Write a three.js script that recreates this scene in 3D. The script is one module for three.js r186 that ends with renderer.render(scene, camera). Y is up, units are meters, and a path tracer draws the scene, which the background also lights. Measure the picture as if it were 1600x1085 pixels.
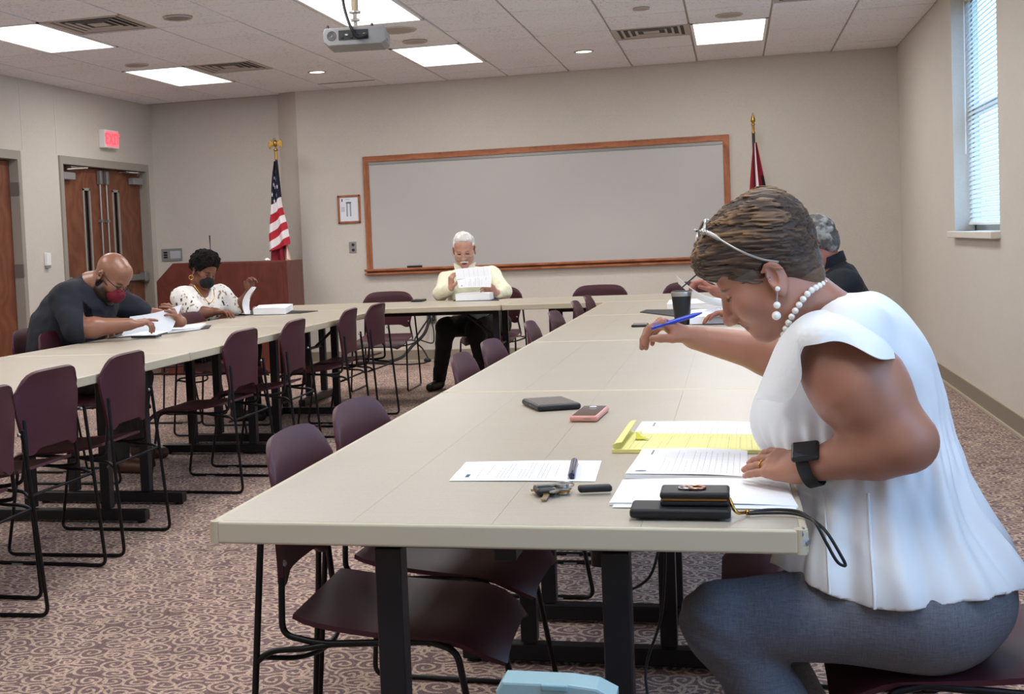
import * as THREE from 'three';
import { RectAreaLightUniformsLib } from 'three/addons/lights/RectAreaLightUniformsLib.js';
import { RoundedBoxGeometry } from 'three/addons/geometries/RoundedBoxGeometry.js';
import { mergeGeometries, toCreasedNormals } from 'three/addons/utils/BufferGeometryUtils.js';
import { FontLoader } from 'three/addons/loaders/FontLoader.js';
import { TextGeometry } from 'three/addons/geometries/TextGeometry.js';

// ---------------------------------------------------------------- camera, sky, light, exposure
const scene = new THREE.Scene();
const FOCAL = 2060, CX = 588.68, CY = 491.78, EYE = 1.243;
const camera = new THREE.PerspectiveCamera(2 * Math.atan(542.5 / FOCAL) * 180 / Math.PI, 1600 / 1085, 0.05, 60);
camera.rotation.order = 'YXZ';
camera.rotation.set(-0.05249, 0.26644, -0.043155);
camera.position.set(0, EYE, 0);
camera.setViewOffset(1600, 1085, 800 - CX, 542.5 - CY, 1600, 1085);
camera.updateMatrixWorld(true);
const renderer = new THREE.WebGLRenderer();
renderer.toneMapping = THREE.LinearToneMapping;
renderer.toneMappingExposure = 1.0;
renderer.shadowMap.enabled = true;
scene.background = new THREE.Color().setRGB(2.2, 4.4, 7.6);      // overcast daylight outside the windows
RectAreaLightUniformsLib.init();
const PANEL_LIGHT = 9.5, PANEL_GLOW = 3.0;

// ---------------------------------------------------------------- room measures (metres)
const XL = -6.32, XR = 1.55, ZB = -13.55, ZF = 2.0, HC = 2.925, TOP = 0.762;
const TX = 0.63, TZ = 0.645, GX0 = 0.325, GZ0 = -12.375;          // ceiling grid

// ---------------------------------------------------------------- helpers
let seed = 7;
const rnd = () => { seed = (seed * 1664525 + 1013904223) >>> 0; return seed / 4294967296; };
const rr = (a, b) => a + (b - a) * rnd();
const V = (x, y, z) => new THREE.Vector3(x, y, z);
const Mrot = new THREE.Matrix4().makeRotationFromEuler(camera.rotation);
function P(u, v, z) {                                               // point of the place seen at a photo pixel, at world depth z
  const d = V((u - CX) / FOCAL, -(v - CY) / FOCAL, -1).applyMatrix4(Mrot);
  return V(d.x * z / d.z, EYE + d.y * z / d.z, z);
}
function PY(u, v, y) {                                              // the same on a level plane of height y
  const d = V((u - CX) / FOCAL, -(v - CY) / FOCAL, -1).applyMatrix4(Mrot), t = (y - EYE) / d.y;
  return V(d.x * t, y, d.z * t);
}
const used = {};
function numbered(n) { const k = used[n] = (used[n] ?? -1) + 1; return k ? n + '_' + String(k).padStart(3, '0') : n; }
function shade(o) { o.traverse(c => { if (c.isMesh) { c.castShadow = true; c.receiveShadow = true; } }); return o; }
function thing(name, label, category, group, pos) {
  const o = new THREE.Group(); o.name = numbered(name); scene.add(o);
  o.userData = { label, category }; if (group) o.userData.group = group;
  if (pos) o.position.set(...pos);
  return o;
}
function part(name, geo, mat, parent, label) {
  if (Array.isArray(geo)) geo = merge(geo);
  const m = new THREE.Mesh(geo, mat); m.name = name; m.castShadow = m.receiveShadow = true; parent.add(m);
  if (label) m.userData.label = label;
  return m;
}
function single(name, geo, mat, label, category, group) {
  const m = part(numbered(name), geo, mat, scene); m.userData = { label, category }; if (group) m.userData.group = group; return m;
}
function struct(name, geo, mat) { const m = part(name, geo, mat, scene); m.userData.kind = 'structure'; return m; }
function structGroup(name) { const g = new THREE.Group(); g.name = name; g.userData.kind = 'structure'; scene.add(g); return g; }
function merge(list) {
  list = list.map(g => { g = g.index ? g.toNonIndexed() : g; for (const k of Object.keys(g.attributes)) if (!['position', 'normal', 'uv'].includes(k)) g.deleteAttribute(k);
    if (!g.attributes.uv) g.setAttribute('uv', new THREE.BufferAttribute(new Float32Array(g.attributes.position.count * 2), 2)); return g; });
  return list.length === 1 ? list[0] : mergeGeometries(list);
}
function uvBox(g, s = 1) {                                          // texture coordinates in metres from the faces' own axes
  if (g.index) g = g.toNonIndexed();
  const p = g.attributes.position, n = g.attributes.normal, uv = new Float32Array(p.count * 2);
  for (let i = 0; i < p.count; i++) {
    const ax = Math.abs(n.getX(i)), ay = Math.abs(n.getY(i)), az = Math.abs(n.getZ(i));
    if (ay >= ax && ay >= az) { uv[2 * i] = p.getX(i) * s; uv[2 * i + 1] = p.getZ(i) * s; }
    else if (ax >= az) { uv[2 * i] = p.getZ(i) * s; uv[2 * i + 1] = p.getY(i) * s; }
    else { uv[2 * i] = p.getX(i) * s; uv[2 * i + 1] = p.getY(i) * s; }
  }
  g.setAttribute('uv', new THREE.BufferAttribute(uv, 2)); return g;
}
function box(w, h, d, x = 0, y = 0, z = 0, r = 0) {
  const g = r ? new RoundedBoxGeometry(w, h, d, 2, Math.min(r, w / 2.01, h / 2.01, d / 2.01)) : new THREE.BoxGeometry(w, h, d);
  g.translate(x, y, z); return uvBox(g);
}
const span = (x0, x1, y0, y1, z0, z1, r = 0) => box(x1 - x0, y1 - y0, Math.abs(z1 - z0), (x0 + x1) / 2, (y0 + y1) / 2, (z0 + z1) / 2, r);
function tube(pts, r, rad = 8, closed = false, step = 0) {
  pts = pts.map(p => Array.isArray(p) ? V(...p) : p);
  const c = new THREE.CatmullRomCurve3(pts, closed, 'centripetal');
  return new THREE.TubeGeometry(c, step || pts.length * 6, r, rad, closed);
}
function bent(pts, r, bend = 0.03, rad = 8) {                       // a rod with straight runs and rounded bends
  pts = pts.map(p => Array.isArray(p) ? V(...p) : p);
  const path = new THREE.CurvePath(); let last = pts[0];
  for (let i = 1; i < pts.length; i++) {
    if (i === pts.length - 1) { path.add(new THREE.LineCurve3(last, pts[i])); break; }
    const b = Math.min(bend, pts[i].distanceTo(last) * .45, pts[i].distanceTo(pts[i + 1]) * .45);
    const a = pts[i].clone().add(last.clone().sub(pts[i]).setLength(b)), e = pts[i].clone().add(pts[i + 1].clone().sub(pts[i]).setLength(b));
    path.add(new THREE.LineCurve3(last, a)); path.add(new THREE.QuadraticBezierCurve3(a, pts[i], e)); last = e;
  }
  const out = [];
  for (const c of path.curves) { const n = c.isLineCurve3 ? 1 : 5; for (let k = 0; k < n; k++) out.push(c.getPoint(k / n)); }
  out.push(pts[pts.length - 1]);
  return poly(out, r, rad);
}
function poly(pts, r, rad = 8) {                                    // tube along a polyline (r a number or a function of 0..1)
  const N = pts.length, pos = [], nor = [], idx = []; let prev = null;
  for (let i = 0; i < N; i++) {
    const t = pts[Math.min(i + 1, N - 1)].clone().sub(pts[Math.max(i - 1, 0)]).normalize();
    let n = prev ? prev.clone().addScaledVector(t, -prev.dot(t)) : (Math.abs(t.y) < .9 ? V(0, 1, 0) : V(1, 0, 0)).addScaledVector(t, -(Math.abs(t.y) < .9 ? t.y : t.x));
    n.normalize(); prev = n; const b = t.clone().cross(n), R = typeof r === 'function' ? r(i / (N - 1)) : r;
    for (let k = 0; k < rad; k++) {
      const a = k / rad * Math.PI * 2, d = n.clone().multiplyScalar(Math.cos(a)).addScaledVector(b, Math.sin(a));
      pos.push(pts[i].x + d.x * R, pts[i].y + d.y * R, pts[i].z + d.z * R); nor.push(d.x, d.y, d.z);
    }
    if (i) for (let k = 0; k < rad; k++) { const a = (i - 1) * rad + k, c = (i - 1) * rad + (k + 1) % rad, d = a + rad, e = c + rad; idx.push(a, c, d, c, e, d); }
  }
  for (const [o, s] of [[0, 1], [(N - 1) * rad, 0]]) for (let k = 1; k < rad - 1; k++) s ? idx.push(o, o + k + 1, o + k) : idx.push(o, o + k, o + k + 1);
  const g = new THREE.BufferGeometry();
  g.setAttribute('position', new THREE.Float32BufferAttribute(pos, 3)); g.setAttribute('normal', new THREE.Float32BufferAttribute(nor, 3)); g.setIndex(idx); return g;
}
function cyl(r0, r1, h, x, y, z, seg = 20) { const g = new THREE.CylinderGeometry(r1, r0, h, seg); g.translate(x, y + h / 2, z); return g; }
function rod(a, b, r, seg = 10) { return poly([a, b].map(p => Array.isArray(p) ? V(...p) : p), r, seg); }
function ball(r, x, y, z, s = 14) { const g = new THREE.SphereGeometry(r, s, Math.ceil(s * .7)); g.translate(x, y, z); return g; }
function lathe(pts, seg = 24) { return new THREE.LatheGeometry(pts.map(p => new THREE.Vector2(...p)), seg); }
function shell(f, nu, nv, th) {                                     // a sheet f(u,v), u and v in 0..1, with real thickness
  const A = [], N = [];
  for (let j = 0; j <= nv; j++) for (let i = 0; i <= nu; i++) A.push(f(i / nu, j / nv));
  const id = (i, j) => j * (nu + 1) + i;
  for (let j = 0; j <= nv; j++) for (let i = 0; i <= nu; i++) {
    const a = A[id(Math.min(i + 1, nu), j)].clone().sub(A[id(Math.max(i - 1, 0), j)]), b = A[id(i, Math.min(j + 1, nv))].clone().sub(A[id(i, Math.max(j - 1, 0))]);
    N.push(a.cross(b).normalize());
  }
  const pos = [], idx = [], uv = [], n = A.length;
  for (const s of [.5, -.5]) for (let k = 0; k < n; k++) { pos.push(A[k].x + N[k].x * th * s, A[k].y + N[k].y * th * s, A[k].z + N[k].z * th * s); uv.push((k % (nu + 1)) / nu, Math.floor(k / (nu + 1)) / nv); }
  const quad = (a, b, c, d) => idx.push(a, b, c, a, c, d);
  for (let j = 0; j < nv; j++) for (let i = 0; i < nu; i++) { quad(id(i, j), id(i + 1, j), id(i + 1, j + 1), id(i, j + 1)); quad(n + id(i, j), n + id(i, j + 1), n + id(i + 1, j + 1), n + id(i + 1, j)); }
  for (let i = 0; i < nu; i++) { quad(id(i, 0), n + id(i, 0), n + id(i + 1, 0), id(i + 1, 0)); quad(id(i + 1, nv), n + id(i + 1, nv), n + id(i, nv), id(i, nv)); }
  for (let j = 0; j < nv; j++) { quad(id(0, j + 1), n + id(0, j + 1), n + id(0, j), id(0, j)); quad(id(nu, j), n + id(nu, j), n + id(nu, j + 1), id(nu, j + 1)); }
  let g = new THREE.BufferGeometry();
  g.setAttribute('position', new THREE.Float32BufferAttribute(pos, 3)); g.setAttribute('uv', new THREE.Float32BufferAttribute(uv, 2)); g.setIndex(idx);
  return toCreasedNormals(g, 1.0);
}
function extrude(pts, depth, bevel = 0) {
  const s = new THREE.Shape(pts.map(p => new THREE.Vector2(...p)));
  return new THREE.ExtrudeGeometry(s, { depth, bevelEnabled: bevel > 0, bevelSize: bevel, bevelThickness: bevel, bevelSegments: 2, curveSegments: 8 });
}

// value noise
const perm = new Uint8Array(512); { const p = [...Array(256).keys()]; for (let i = 255; i > 0; i--) { const j = Math.floor(rnd() * (i + 1)); [p[i], p[j]] = [p[j], p[i]]; } for (let i = 0; i < 512; i++) perm[i] = p[i & 255]; }
function noise(x, y, z = 0) {
  const X = Math.floor(x), Y = Math.floor(y), Z = Math.floor(z), f = t => t * t * (3 - 2 * t), u = f(x - X), v = f(y - Y), w = f(z - Z);
  const h = (a, b, c) => perm[perm[perm[(X + a) & 255] + ((Y + b) & 255)] + ((Z + c) & 255)] / 127.5 - 1, l = (a, b, t) => a + (b - a) * t;
  return l(l(l(h(0, 0, 0), h(1, 0, 0), u), l(h(0, 1, 0), h(1, 1, 0), u), v), l(l(h(0, 0, 1), h(1, 0, 1), u), l(h(0, 1, 1), h(1, 1, 1), u), v), w);
}

// ---------------------------------------------------------------- textures
function pixels(w, h, fn, srgb = true) {                            // fn(x,y) -> [r,g,b] 0..255
  const d = new Uint8Array(w * h * 4);
  for (let y = 0; y < h; y++) for (let x = 0; x < w; x++) { const c = fn(x, y), i = (y * w + x) * 4; d[i] = c[0]; d[i + 1] = c[1]; d[i + 2] = c[2]; d[i + 3] = 255; }
  const t = new THREE.DataTexture(d, w, h); t.wrapS = t.wrapT = THREE.RepeatWrapping; t.magFilter = THREE.LinearFilter; t.minFilter = THREE.LinearMipmapLinearFilter; t.generateMipmaps = true;
  if (srgb) t.colorSpace = THREE.SRGBColorSpace; t.needsUpdate = true; return t;
}
function canvas(w, h, draw) {
  const c = document.createElement('canvas'); c.width = w; c.height = h; const x = c.getContext('2d'); draw(x, w, h);
  const t = new THREE.CanvasTexture(c); t.colorSpace = THREE.SRGBColorSpace; t.wrapS = t.wrapT = THREE.RepeatWrapping; t.anisotropy = 8; return t;
}
const rep = (t, sx, sy = sx) => { t.repeat.set(sx, sy); return t; };
const clamp = (v, a = 0, b = 1) => Math.min(b, Math.max(a, v));
const tn = (x, y, w, f, o = 0) => {                                 // tiling noise over a w x w texture
  const a = x / w, b = y / w; return (noise(a * f + o, b * f) * (1 - a) * (1 - b) + noise((a - 1) * f + o, b * f) * a * (1 - b) + noise(a * f + o, (b - 1) * f) * (1 - a) * b + noise((a - 1) * f + o, (b - 1) * f) * a * b);
};
// carpet: pale scroll lines woven on a mauve ground
const carpetTex = (() => {
  const W = 1024, H = 1024, M = new Float32Array(W * H), pile = [];
  const stroke = (x, y, r) => { for (let j = Math.floor(y - r - 1); j <= y + r + 1; j++) for (let i = Math.floor(x - r - 1); i <= x + r + 1; i++) { const d = Math.hypot(i - x, j - y), a = clamp(r + .8 - d); if (a > 0) { const k = ((j % H + H) % H) * W + (i % W + W) % W; M[k] = Math.max(M[k], a); } } };
  const N = 13, c = W / N;
  for (let j = 0; j < N; j++) for (let i = 0; i < N; i++) {
    const cx = (i + .5 + (j % 2) * .5 + rr(-.14, .14)) * c, cy = (j + .5 + rr(-.14, .14)) * c, a0 = rr(0, 6.28), dir = rnd() < .5 ? -1 : 1, turns = rr(1.45, 1.9), R = c * rr(.54, .64), ex = rr(.85, 1.25), wob = rr(.03, .09), wp = rr(0, 6);
    for (let t = 0; t <= 1; t += .004) { const a = a0 + dir * turns * 6.283 * t, r = R * (1 - t * .85) * (1 + wob * Math.sin(a * 3 + wp)); stroke(cx + Math.cos(a) * r * ex, cy + Math.sin(a) * r / ex, 4.9 - t * .9); }
    const a1 = a0 + rr(1.5, 2.5);                                   // a tail that links to the next scroll
    for (let t = 0; t <= 1; t += .01) { const a = a1 - dir * t * 1.3, r = R * (1 + t * .5); stroke(cx + Math.cos(a) * r, cy + Math.sin(a) * r, 4.3 - t); }
  }
  for (let i = 0; i < 512 * 512; i++) pile.push(rr(-1, 1));
  return pixels(W, H, (x, y) => {
    const g = rr(-1, 1) * .6 + pile[(y >> 1) * 512 + (x >> 1)] * .9, b = tn(x, y, W, 7), m = clamp(M[y * W + x] + g * .2);
    const k = 1 + g * .2 + b * .06 + tn(x, y, W, 90, 31) * .12;
    return [(110 + 74 * m) * k, (88 + 72 * m) * k, (88 + 54 * m) * k].map(v => clamp(v, 0, 255));
  });
})();
const speck = pixels(256, 256, () => { const v = 128 + rr(-1, 1) * 50; return [v, v, v]; }, false);
const softTex = pixels(256, 256, (x, y) => { const v = 128 + tn(x, y, 256, 14) * 50 + tn(x, y, 256, 60, 9) * 35 + rr(-20, 20); return [v, v, v]; }, false);
function woodTex(a, b, c, fx = 2, fy = 40) {                        // grain runs along v
  return pixels(512, 512, (x, y) => {
    const w = tn(x, y, 512, 5) * 1.6, s = .5 + .5 * Math.sin((x / 512 * fy + w * 2 + Math.sin(y / 512 * 6.283 * fx) * .4) * 6.283 / 2), n = noise(x * .35, y * .012) * .5 + .5, k = clamp(.45 * s + .4 * n + tn(x, y, 512, 9, 5) * .25);
    return [0, 1, 2].map(i => clamp(a[i] + (b[i] - a[i]) * k + (noise(x * 1.3, y * .03, 4) > .62 ? c : 0), 0, 255));
  });
}
const doorWood = woodTex([104, 58, 37], [136, 83, 56], -12, 1, 12);
const oakTex = woodTex([140, 78, 44], [186, 116, 74], -30, 1, 22);
const cherryTex = woodTex([84, 32, 22], [106, 46, 34], -6, 1, 16);
const tileTex = pixels(512, 512, (x, y) => { const n = tn(x, y, 512, 70, 3), m = tn(x, y, 512, 160, 8), v = (n > .42 || m > .5 ? 214 : 238) + rr(-7, 7); return [v * .985, v * .985, v]; });
const wallTex = pixels(512, 512, (x, y) => { const v = 1 + tn(x, y, 512, 120) * .018 + rr(-.014, .014) + tn(x, y, 512, 6, 4) * .008; return [205 * v, 198 * v, 188 * v]; });
const tableTex = pixels(512, 512, (x, y) => { const v = 1 + rr(-.03, .03) + tn(x, y, 512, 8) * .014 + noise(x * .02, y * .6) * .012; return [176 * v, 165 * v, 147 * v]; });
const denimTex = pixels(512, 512, (x, y) => { const v = 1 + noise(x * .7, y * .05) * .07 + noise(x * .05, y * .7, 5) * .07 + rr(-.12, .12); return [104 * v, 107 * v, 116 * v]; });

// ---------------------------------------------------------------- materials
const std = (o) => new THREE.MeshStandardMaterial({ roughness: .8, ...o });
const phy = (o) => new THREE.MeshPhysicalMaterial({ roughness: .8, ...o });
const M = {
  wall: std({ map: rep(wallTex, .8), roughness: .92, bumpMap: softTex, bumpScale: .0004 }),
  wallPale: std({ color: 0xd6d0c4, roughness: .9 }),
  carpet: std({ map: rep(carpetTex, 1 / 1.08), roughness: 1, bumpMap: speck, bumpScale: .004 }),
  tile: std({ map: rep(tileTex, 1.1), roughness: .95, bumpMap: softTex, bumpScale: .001 }),
  grid: std({ color: 0xb9b0a8, roughness: .7 }),
  base: std({ color: 0x8d8272, roughness: .6 }),
  baseEdge: std({ color: 0xb9ae98, roughness: .6 }),
  table: phy({ map: rep(tableTex, 1), roughness: .42, clearcoat: .12, clearcoatRoughness: .4 }),
  tableEdge: std({ color: 0xc6baa0, roughness: .45 }),
  blackMetal: std({ color: 0x1c1c20, roughness: .42, metalness: .3, bumpMap: speck, bumpScale: .0002 }),
  rod: std({ color: 0x121214, roughness: .35, metalness: .4 }),
  burgundy: phy({ color: 0x48202a, roughness: .46, bumpMap: softTex, bumpScale: .0005, specularIntensity: .7 }),
  rivet: std({ color: 0xb0aaa6, roughness: .3, metalness: .9 }),
  door: std({ map: doorWood, roughness: .5 }),
  frameMetal: std({ color: 0x9b958b, roughness: .5 }),
  oak: std({ map: oakTex, roughness: .5 }),
  cherry: std({ map: cherryTex, roughness: .4 }),
  steel: std({ color: 0xb9b7b2, roughness: .32, metalness: .9 }),
  brushed: std({ color: 0x8d8b88, roughness: .45, metalness: .6 }),
  brass: std({ color: 0xb08a45, roughness: .28, metalness: .95 }),
  gold: std({ color: 0xd6a452, roughness: .2, metalness: 1 }),
  white: std({ color: 0xeeeeec, roughness: .6 }),
  paper: std({ color: 0xf4f5f7, roughness: .85, side: THREE.DoubleSide }),
  greyPlastic: std({ color: 0x8a8988, roughness: .5 }),
  darkPlastic: std({ color: 0x17181a, roughness: .45 }),
  black: std({ color: 0x0d0d0f, roughness: .6 }),
  glassDark: phy({ color: 0x15181c, roughness: .08, clearcoat: 1, clearcoatRoughness: .05 }),
  pane: phy({ color: 0xffffff, roughness: .02, transmission: 1, thickness: 0, ior: 1.45 }),
  board: phy({ color: 0xb7b4b1, roughness: .4, clearcoat: .45, clearcoatRoughness: .2 }),
  alu: std({ color: 0x8f8d8a, roughness: .35, metalness: .85 }),
  pearl: phy({ color: 0xf0ece4, roughness: .25, clearcoat: 1, clearcoatRoughness: .1, sheen: .4 }),
};
// ---------------------------------------------------------------- the room
const swapUV = g => { const u = g.attributes.uv; for (let i = 0; i < u.count; i++) { const a = u.getX(i); u.setX(i, u.getY(i)); u.setY(i, a); } return g; };
struct('floor', span(XL - .2, XR + .35, -.15, 0, ZB - .6, ZF + .2), M.carpet);
// back wall with the splayed pier and the shallow alcove on the left
const ZA = -13.82;
{
  const s = [[XR + .3, -ZB], [XR + .3, -ZB + .5], [XL - .2, -ZB + .5], [XL - .2, -ZA], [-4.80, -ZA], [-4.50, -ZB]];
  let g = extrude(s.reverse(), HC + .1); g.rotateX(-Math.PI / 2); g = uvBox(g); g.computeVertexNormals(); struct('wall_back', uvBox(g), M.wall);
}
struct('wall_front', span(XL - .2, XR + .35, 0, HC + .1, ZF, ZF + .2), M.wall);
const D1 = [-10.86, -9.80], D2 = [-13.60, -11.69], DH = 2.2;         // door openings in the left wall
struct('wall_left', [span(XL - .2, XL, 0, HC + .1, ZA - .1, D2[0]), span(XL - .2, XL, DH, HC + .1, D2[0], D2[1]), span(XL - .2, XL, 0, HC + .1, D2[1], D1[0]),
  span(XL - .2, XL, DH, HC + .1, D1[0], D1[1]), span(XL - .2, XL, 0, HC + .1, D1[1], ZF), span(XL - .25, XL - .2, 0, DH, ZA, -9.5)], M.wall);
const WIN = [[-10.36, -8.68], [-6.15, -4.5], [-1.95, -.3]], WS = 1.165, WT = 2.85, WD = .17;
{
  const l = [span(XR, XR + WD, 0, WS, ZB, ZF), span(XR, XR + WD, WT, HC + .1, ZB, ZF)]; let z = ZB;
  for (const [a, b] of WIN) { l.push(span(XR, XR + WD, WS, WT, z, a)); z = b; } l.push(span(XR, XR + WD, WS, WT, z, ZF));
  struct('wall_right', l, M.wall);
}
const bb = (n, list) => { const g = structGroup(n); part('board', list[0], M.base, g); part('top_edge', list[1], M.baseEdge, g); part('carpet_edge', list[2], M.baseEdge, g); };
bb('baseboard_right', [span(XR - .012, XR, .012, .115, ZB, ZF), span(XR - .014, XR, .115, .122, ZB, ZF), span(XR - .026, XR, 0, .014, ZB, ZF)]);
bb('baseboard_back', [span(-4.5, XR, .012, .115, ZB, ZB + .012), span(-4.5, XR, .115, .122, ZB, ZB + .014), span(-4.5, XR, 0, .014, ZB, ZB + .026)]);
bb('baseboard_left', [span(XL, XL + .012, .012, .115, D2[1] + .06, D1[0] - .06), span(XL, XL + .014, .115, .122, D2[1] + .06, D1[0] - .06), span(XL, XL + .026, 0, .014, D2[1] + .06, D1[0] - .06)]);
for (const [i, z] of [[1, -11.62], [2, -10.98]]) struct('trim_' + i, span(XL, XL + .004, DH + .06, HC, z - .006, z + .006), M.wallPale);

// ceiling: a grid with lay-in tiles, panel lights, air diffusers
const LIT = [], lightCols = [.01, -2.51, -5.03], lightRows = [-11.73, -9.15, -6.57, -3.99, -1.41];
const fix = new Set(), key = (i, j) => i + ',' + j;
const colX = i => GX0 - TX * (i + .5), rowZ = j => GZ0 + TZ * (j + .5);      // tile centres: i counts left from x=.325, j counts to the camera
for (const x of lightCols) for (const z of lightRows) { const i = Math.round((GX0 - x) / TX - .5), j = Math.round((z - GZ0) / TZ - 1); LIT.push([i, j]); fix.add(key(i, j)); fix.add(key(i, j + 1)); }
const VENTS = [[1, 1, 'square air diffuser in the ceiling beside the rightmost lit panel'], [7, 1, 'square air diffuser in the ceiling right of the far left lit panel'], [7, 5, 'large square air diffuser in the ceiling beside the nearest left lit panel'], [-1, 3, 'air diffuser at the top edge of the photo above the right wall']];
for (const [i, j] of VENTS) fix.add(key(i, j));
{
  const ceil = structGroup('ceiling'), tiles = [], far = [];
  for (let j = -2; j < 23; j++) for (let i = -2; i < 11; i++) {
    if (fix.has(key(i, j))) continue;
    let x0 = Math.max(colX(i) - TX / 2 + .008, XL + .004), x1 = Math.min(colX(i) + TX / 2 - .008, XR - .004), z0 = Math.max(rowZ(j) - TZ / 2 + .008, (x0 < -4.8 ? ZA : ZB) + .004), z1 = Math.min(rowZ(j) + TZ / 2 - .008, ZF);
    if (x1 - x0 < .03 || z1 - z0 < .03) continue;
    const sag = rr(0, .006), g = span(x0, x1, HC - sag, HC + .018, z0, z1, .004);
    if (j < 11) part('ceiling_tile', g, M.tile, ceil); else far.push(g);
  }
  part('ceiling_tiles_overhead', far, M.tile, ceil).userData.kind = 'stuff';
  part('ceiling_grid', span(XL - .2, XR + .3, HC + .012, HC + .1, ZA - .2, ZF), M.grid, ceil);
}
const glow = new THREE.MeshStandardMaterial({ color: 0xffffff, emissive: new THREE.Color(1, .985, .96), emissiveIntensity: PANEL_GLOW, roughness: .6 });
const LN = { '0,0': 'ceiling light panel nearest the right wall', '4,0': 'ceiling light panel above the left half of the whiteboard', '8,0': 'far ceiling light panel near the left corner, by a diffuser', '4,4': 'ceiling light panel behind the projector', '8,4': 'large ceiling light panel at the left edge of the photo' };
LIT.forEach(([i, j]) => {
  const x = colX(i), z = rowZ(j) + TZ / 2, w = TX - .02, d = TZ * 2 - .02;
  const t = thing('ceiling_light', LN[i + ',' + j] ?? 'ceiling light panel above the near part of the room, out of the picture', 'ceiling light', 'flat panel lights in the ceiling', [x, HC, z]);
  part('frame', [box(w, .03, .022, 0, .008, d / 2 - .011), box(w, .03, .022, 0, .008, -d / 2 + .011), box(.022, .03, d, w / 2 - .011, .008, 0), box(.022, .03, d, -w / 2 + .011, .008, 0)], M.white, t);
  part('diffuser', box(w - .044, .008, d - .044, 0, .004, 0), glow, t);
  const l = new THREE.RectAreaLight(new THREE.Color(1, .99, .985), PANEL_LIGHT, w - .05, d - .05); l.position.set(0, -.006, 0); l.rotation.x = -Math.PI / 2; l.castShadow = true; t.add(l);
});
VENTS.forEach(([i, j, label]) => {
  const t = thing('air_diffuser', label, 'air vent', 'square louvred air diffusers', [colX(i), HC, rowZ(j)]);
  const ring = (s, y, h) => { const k = .014; return [box(s, h, k, 0, y, s * .5), box(s, h, k, 0, y, -s * .5), box(k, h, s, s * .5, y, 0), box(k, h, s, -s * .5, y, 0)]; };
  part('backing', box(TX - .1, .006, TZ - .1, 0, .011, 0), M.black, t);
  const fr = []; for (let s = .6; s > .56; s -= .03) fr.push(...[1, -1].flatMap(q => [box(s, .012, .034, 0, .006 - (.6 - s) * .03, q * s / 2), box(.034, .012, s, q * s / 2, .006 - (.6 - s) * .03, 0)]));
  part('frame', fr, M.grid, t);
  for (const s of [.46, .35, .24]) { // four sloping blades make one louvre ring
    const l = []; for (let q = 0; q < 4; q++) { const b = box(s + .016, .003, .02); b.rotateX(.25); b.translate(0, .004, s / 2); b.rotateY(q * Math.PI / 2); l.push(b); }
    part('louvre', l, M.grid, t);
  }
  part('core', box(.13, .004, .13, 0, .004, 0), M.grid, t);
});
// recessed round fittings
function roundFitting(name, label, cat, x, z, r, lit) {
  const t = thing(name, label, cat, lit ? 'small round downlights' : undefined, [x, HC - .007, z]);
  const ring = lathe([[r * .84, .004], [r * .84, -.006], [r, -.008], [r * 1.04, -.002], [r * 1.04, .002]], 32); part('trim_ring', ring, M.grid, t);
  if (lit) {
    part('lens', cyl(r * .84, r * .84, .006, 0, -.005, 0, 32), new THREE.MeshStandardMaterial({ color: 0xffffff, emissive: new THREE.Color(1, .97, .92), emissiveIntensity: 2.2 }), t);
    const l = new THREE.SpotLight(new THREE.Color(1, .96, .9), 6, 0, .9, .6, 2); l.position.set(0, -.012, 0); l.target.position.set(0, -1, 0); t.add(l.target); l.castShadow = true; t.add(l);
  } else part('grille', cyl(r * .86, r * .86, .006, 0, -.004, 0, 32), lit === null ? M.brushed : std({ color: 0xaaa096, roughness: .9, bumpMap: speck, bumpScale: .001 }), t);
}
roundFitting('downlight', 'small lit round downlight above the gap left of the whiteboard', 'downlight', -3.789, -12.1, .085, true);
roundFitting('downlight', 'small lit round downlight above the whiteboard', 'downlight', -1.267, -12.16, .085, true);
roundFitting('recessed_lamp', 'unlit recessed lamp with a shiny reflector between diffuser and projector', 'downlight', -3.77, -8.79, .1, null);
roundFitting('ceiling_speaker', 'large round speaker grille beside the projector', 'speaker', -2.51, -10.12, .16, false);
roundFitting('ceiling_speaker', 'small round grille just above the central lit panel', 'speaker', -2.51, -10.77, .1, false);
roundFitting('ceiling_speaker', 'small round grille just above the rightmost lit panel', 'speaker', .01, -10.77, .1, false);
roundFitting('smoke_detector', 'small pale disc on the ceiling left of the rightmost panel', 'detector', -.62, -10.12, .06, false);
roundFitting('ceiling_speaker', 'small round grille above the far left lit panel', 'speaker', -5.03, -10.77, .1, false);
{ const t = thing('slot_diffuser', 'thin dark slot diffuser near the top of the back wall', 'air vent', undefined, [-3.77, HC - .006, -13.02]); part('slot', box(.58, .006, .022, 0, -.001, 0), M.black, t); part('flange', [box(.6, .008, .01, 0, 0, .016), box(.6, .008, .01, 0, 0, -.016)], M.grid, t); }

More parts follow.
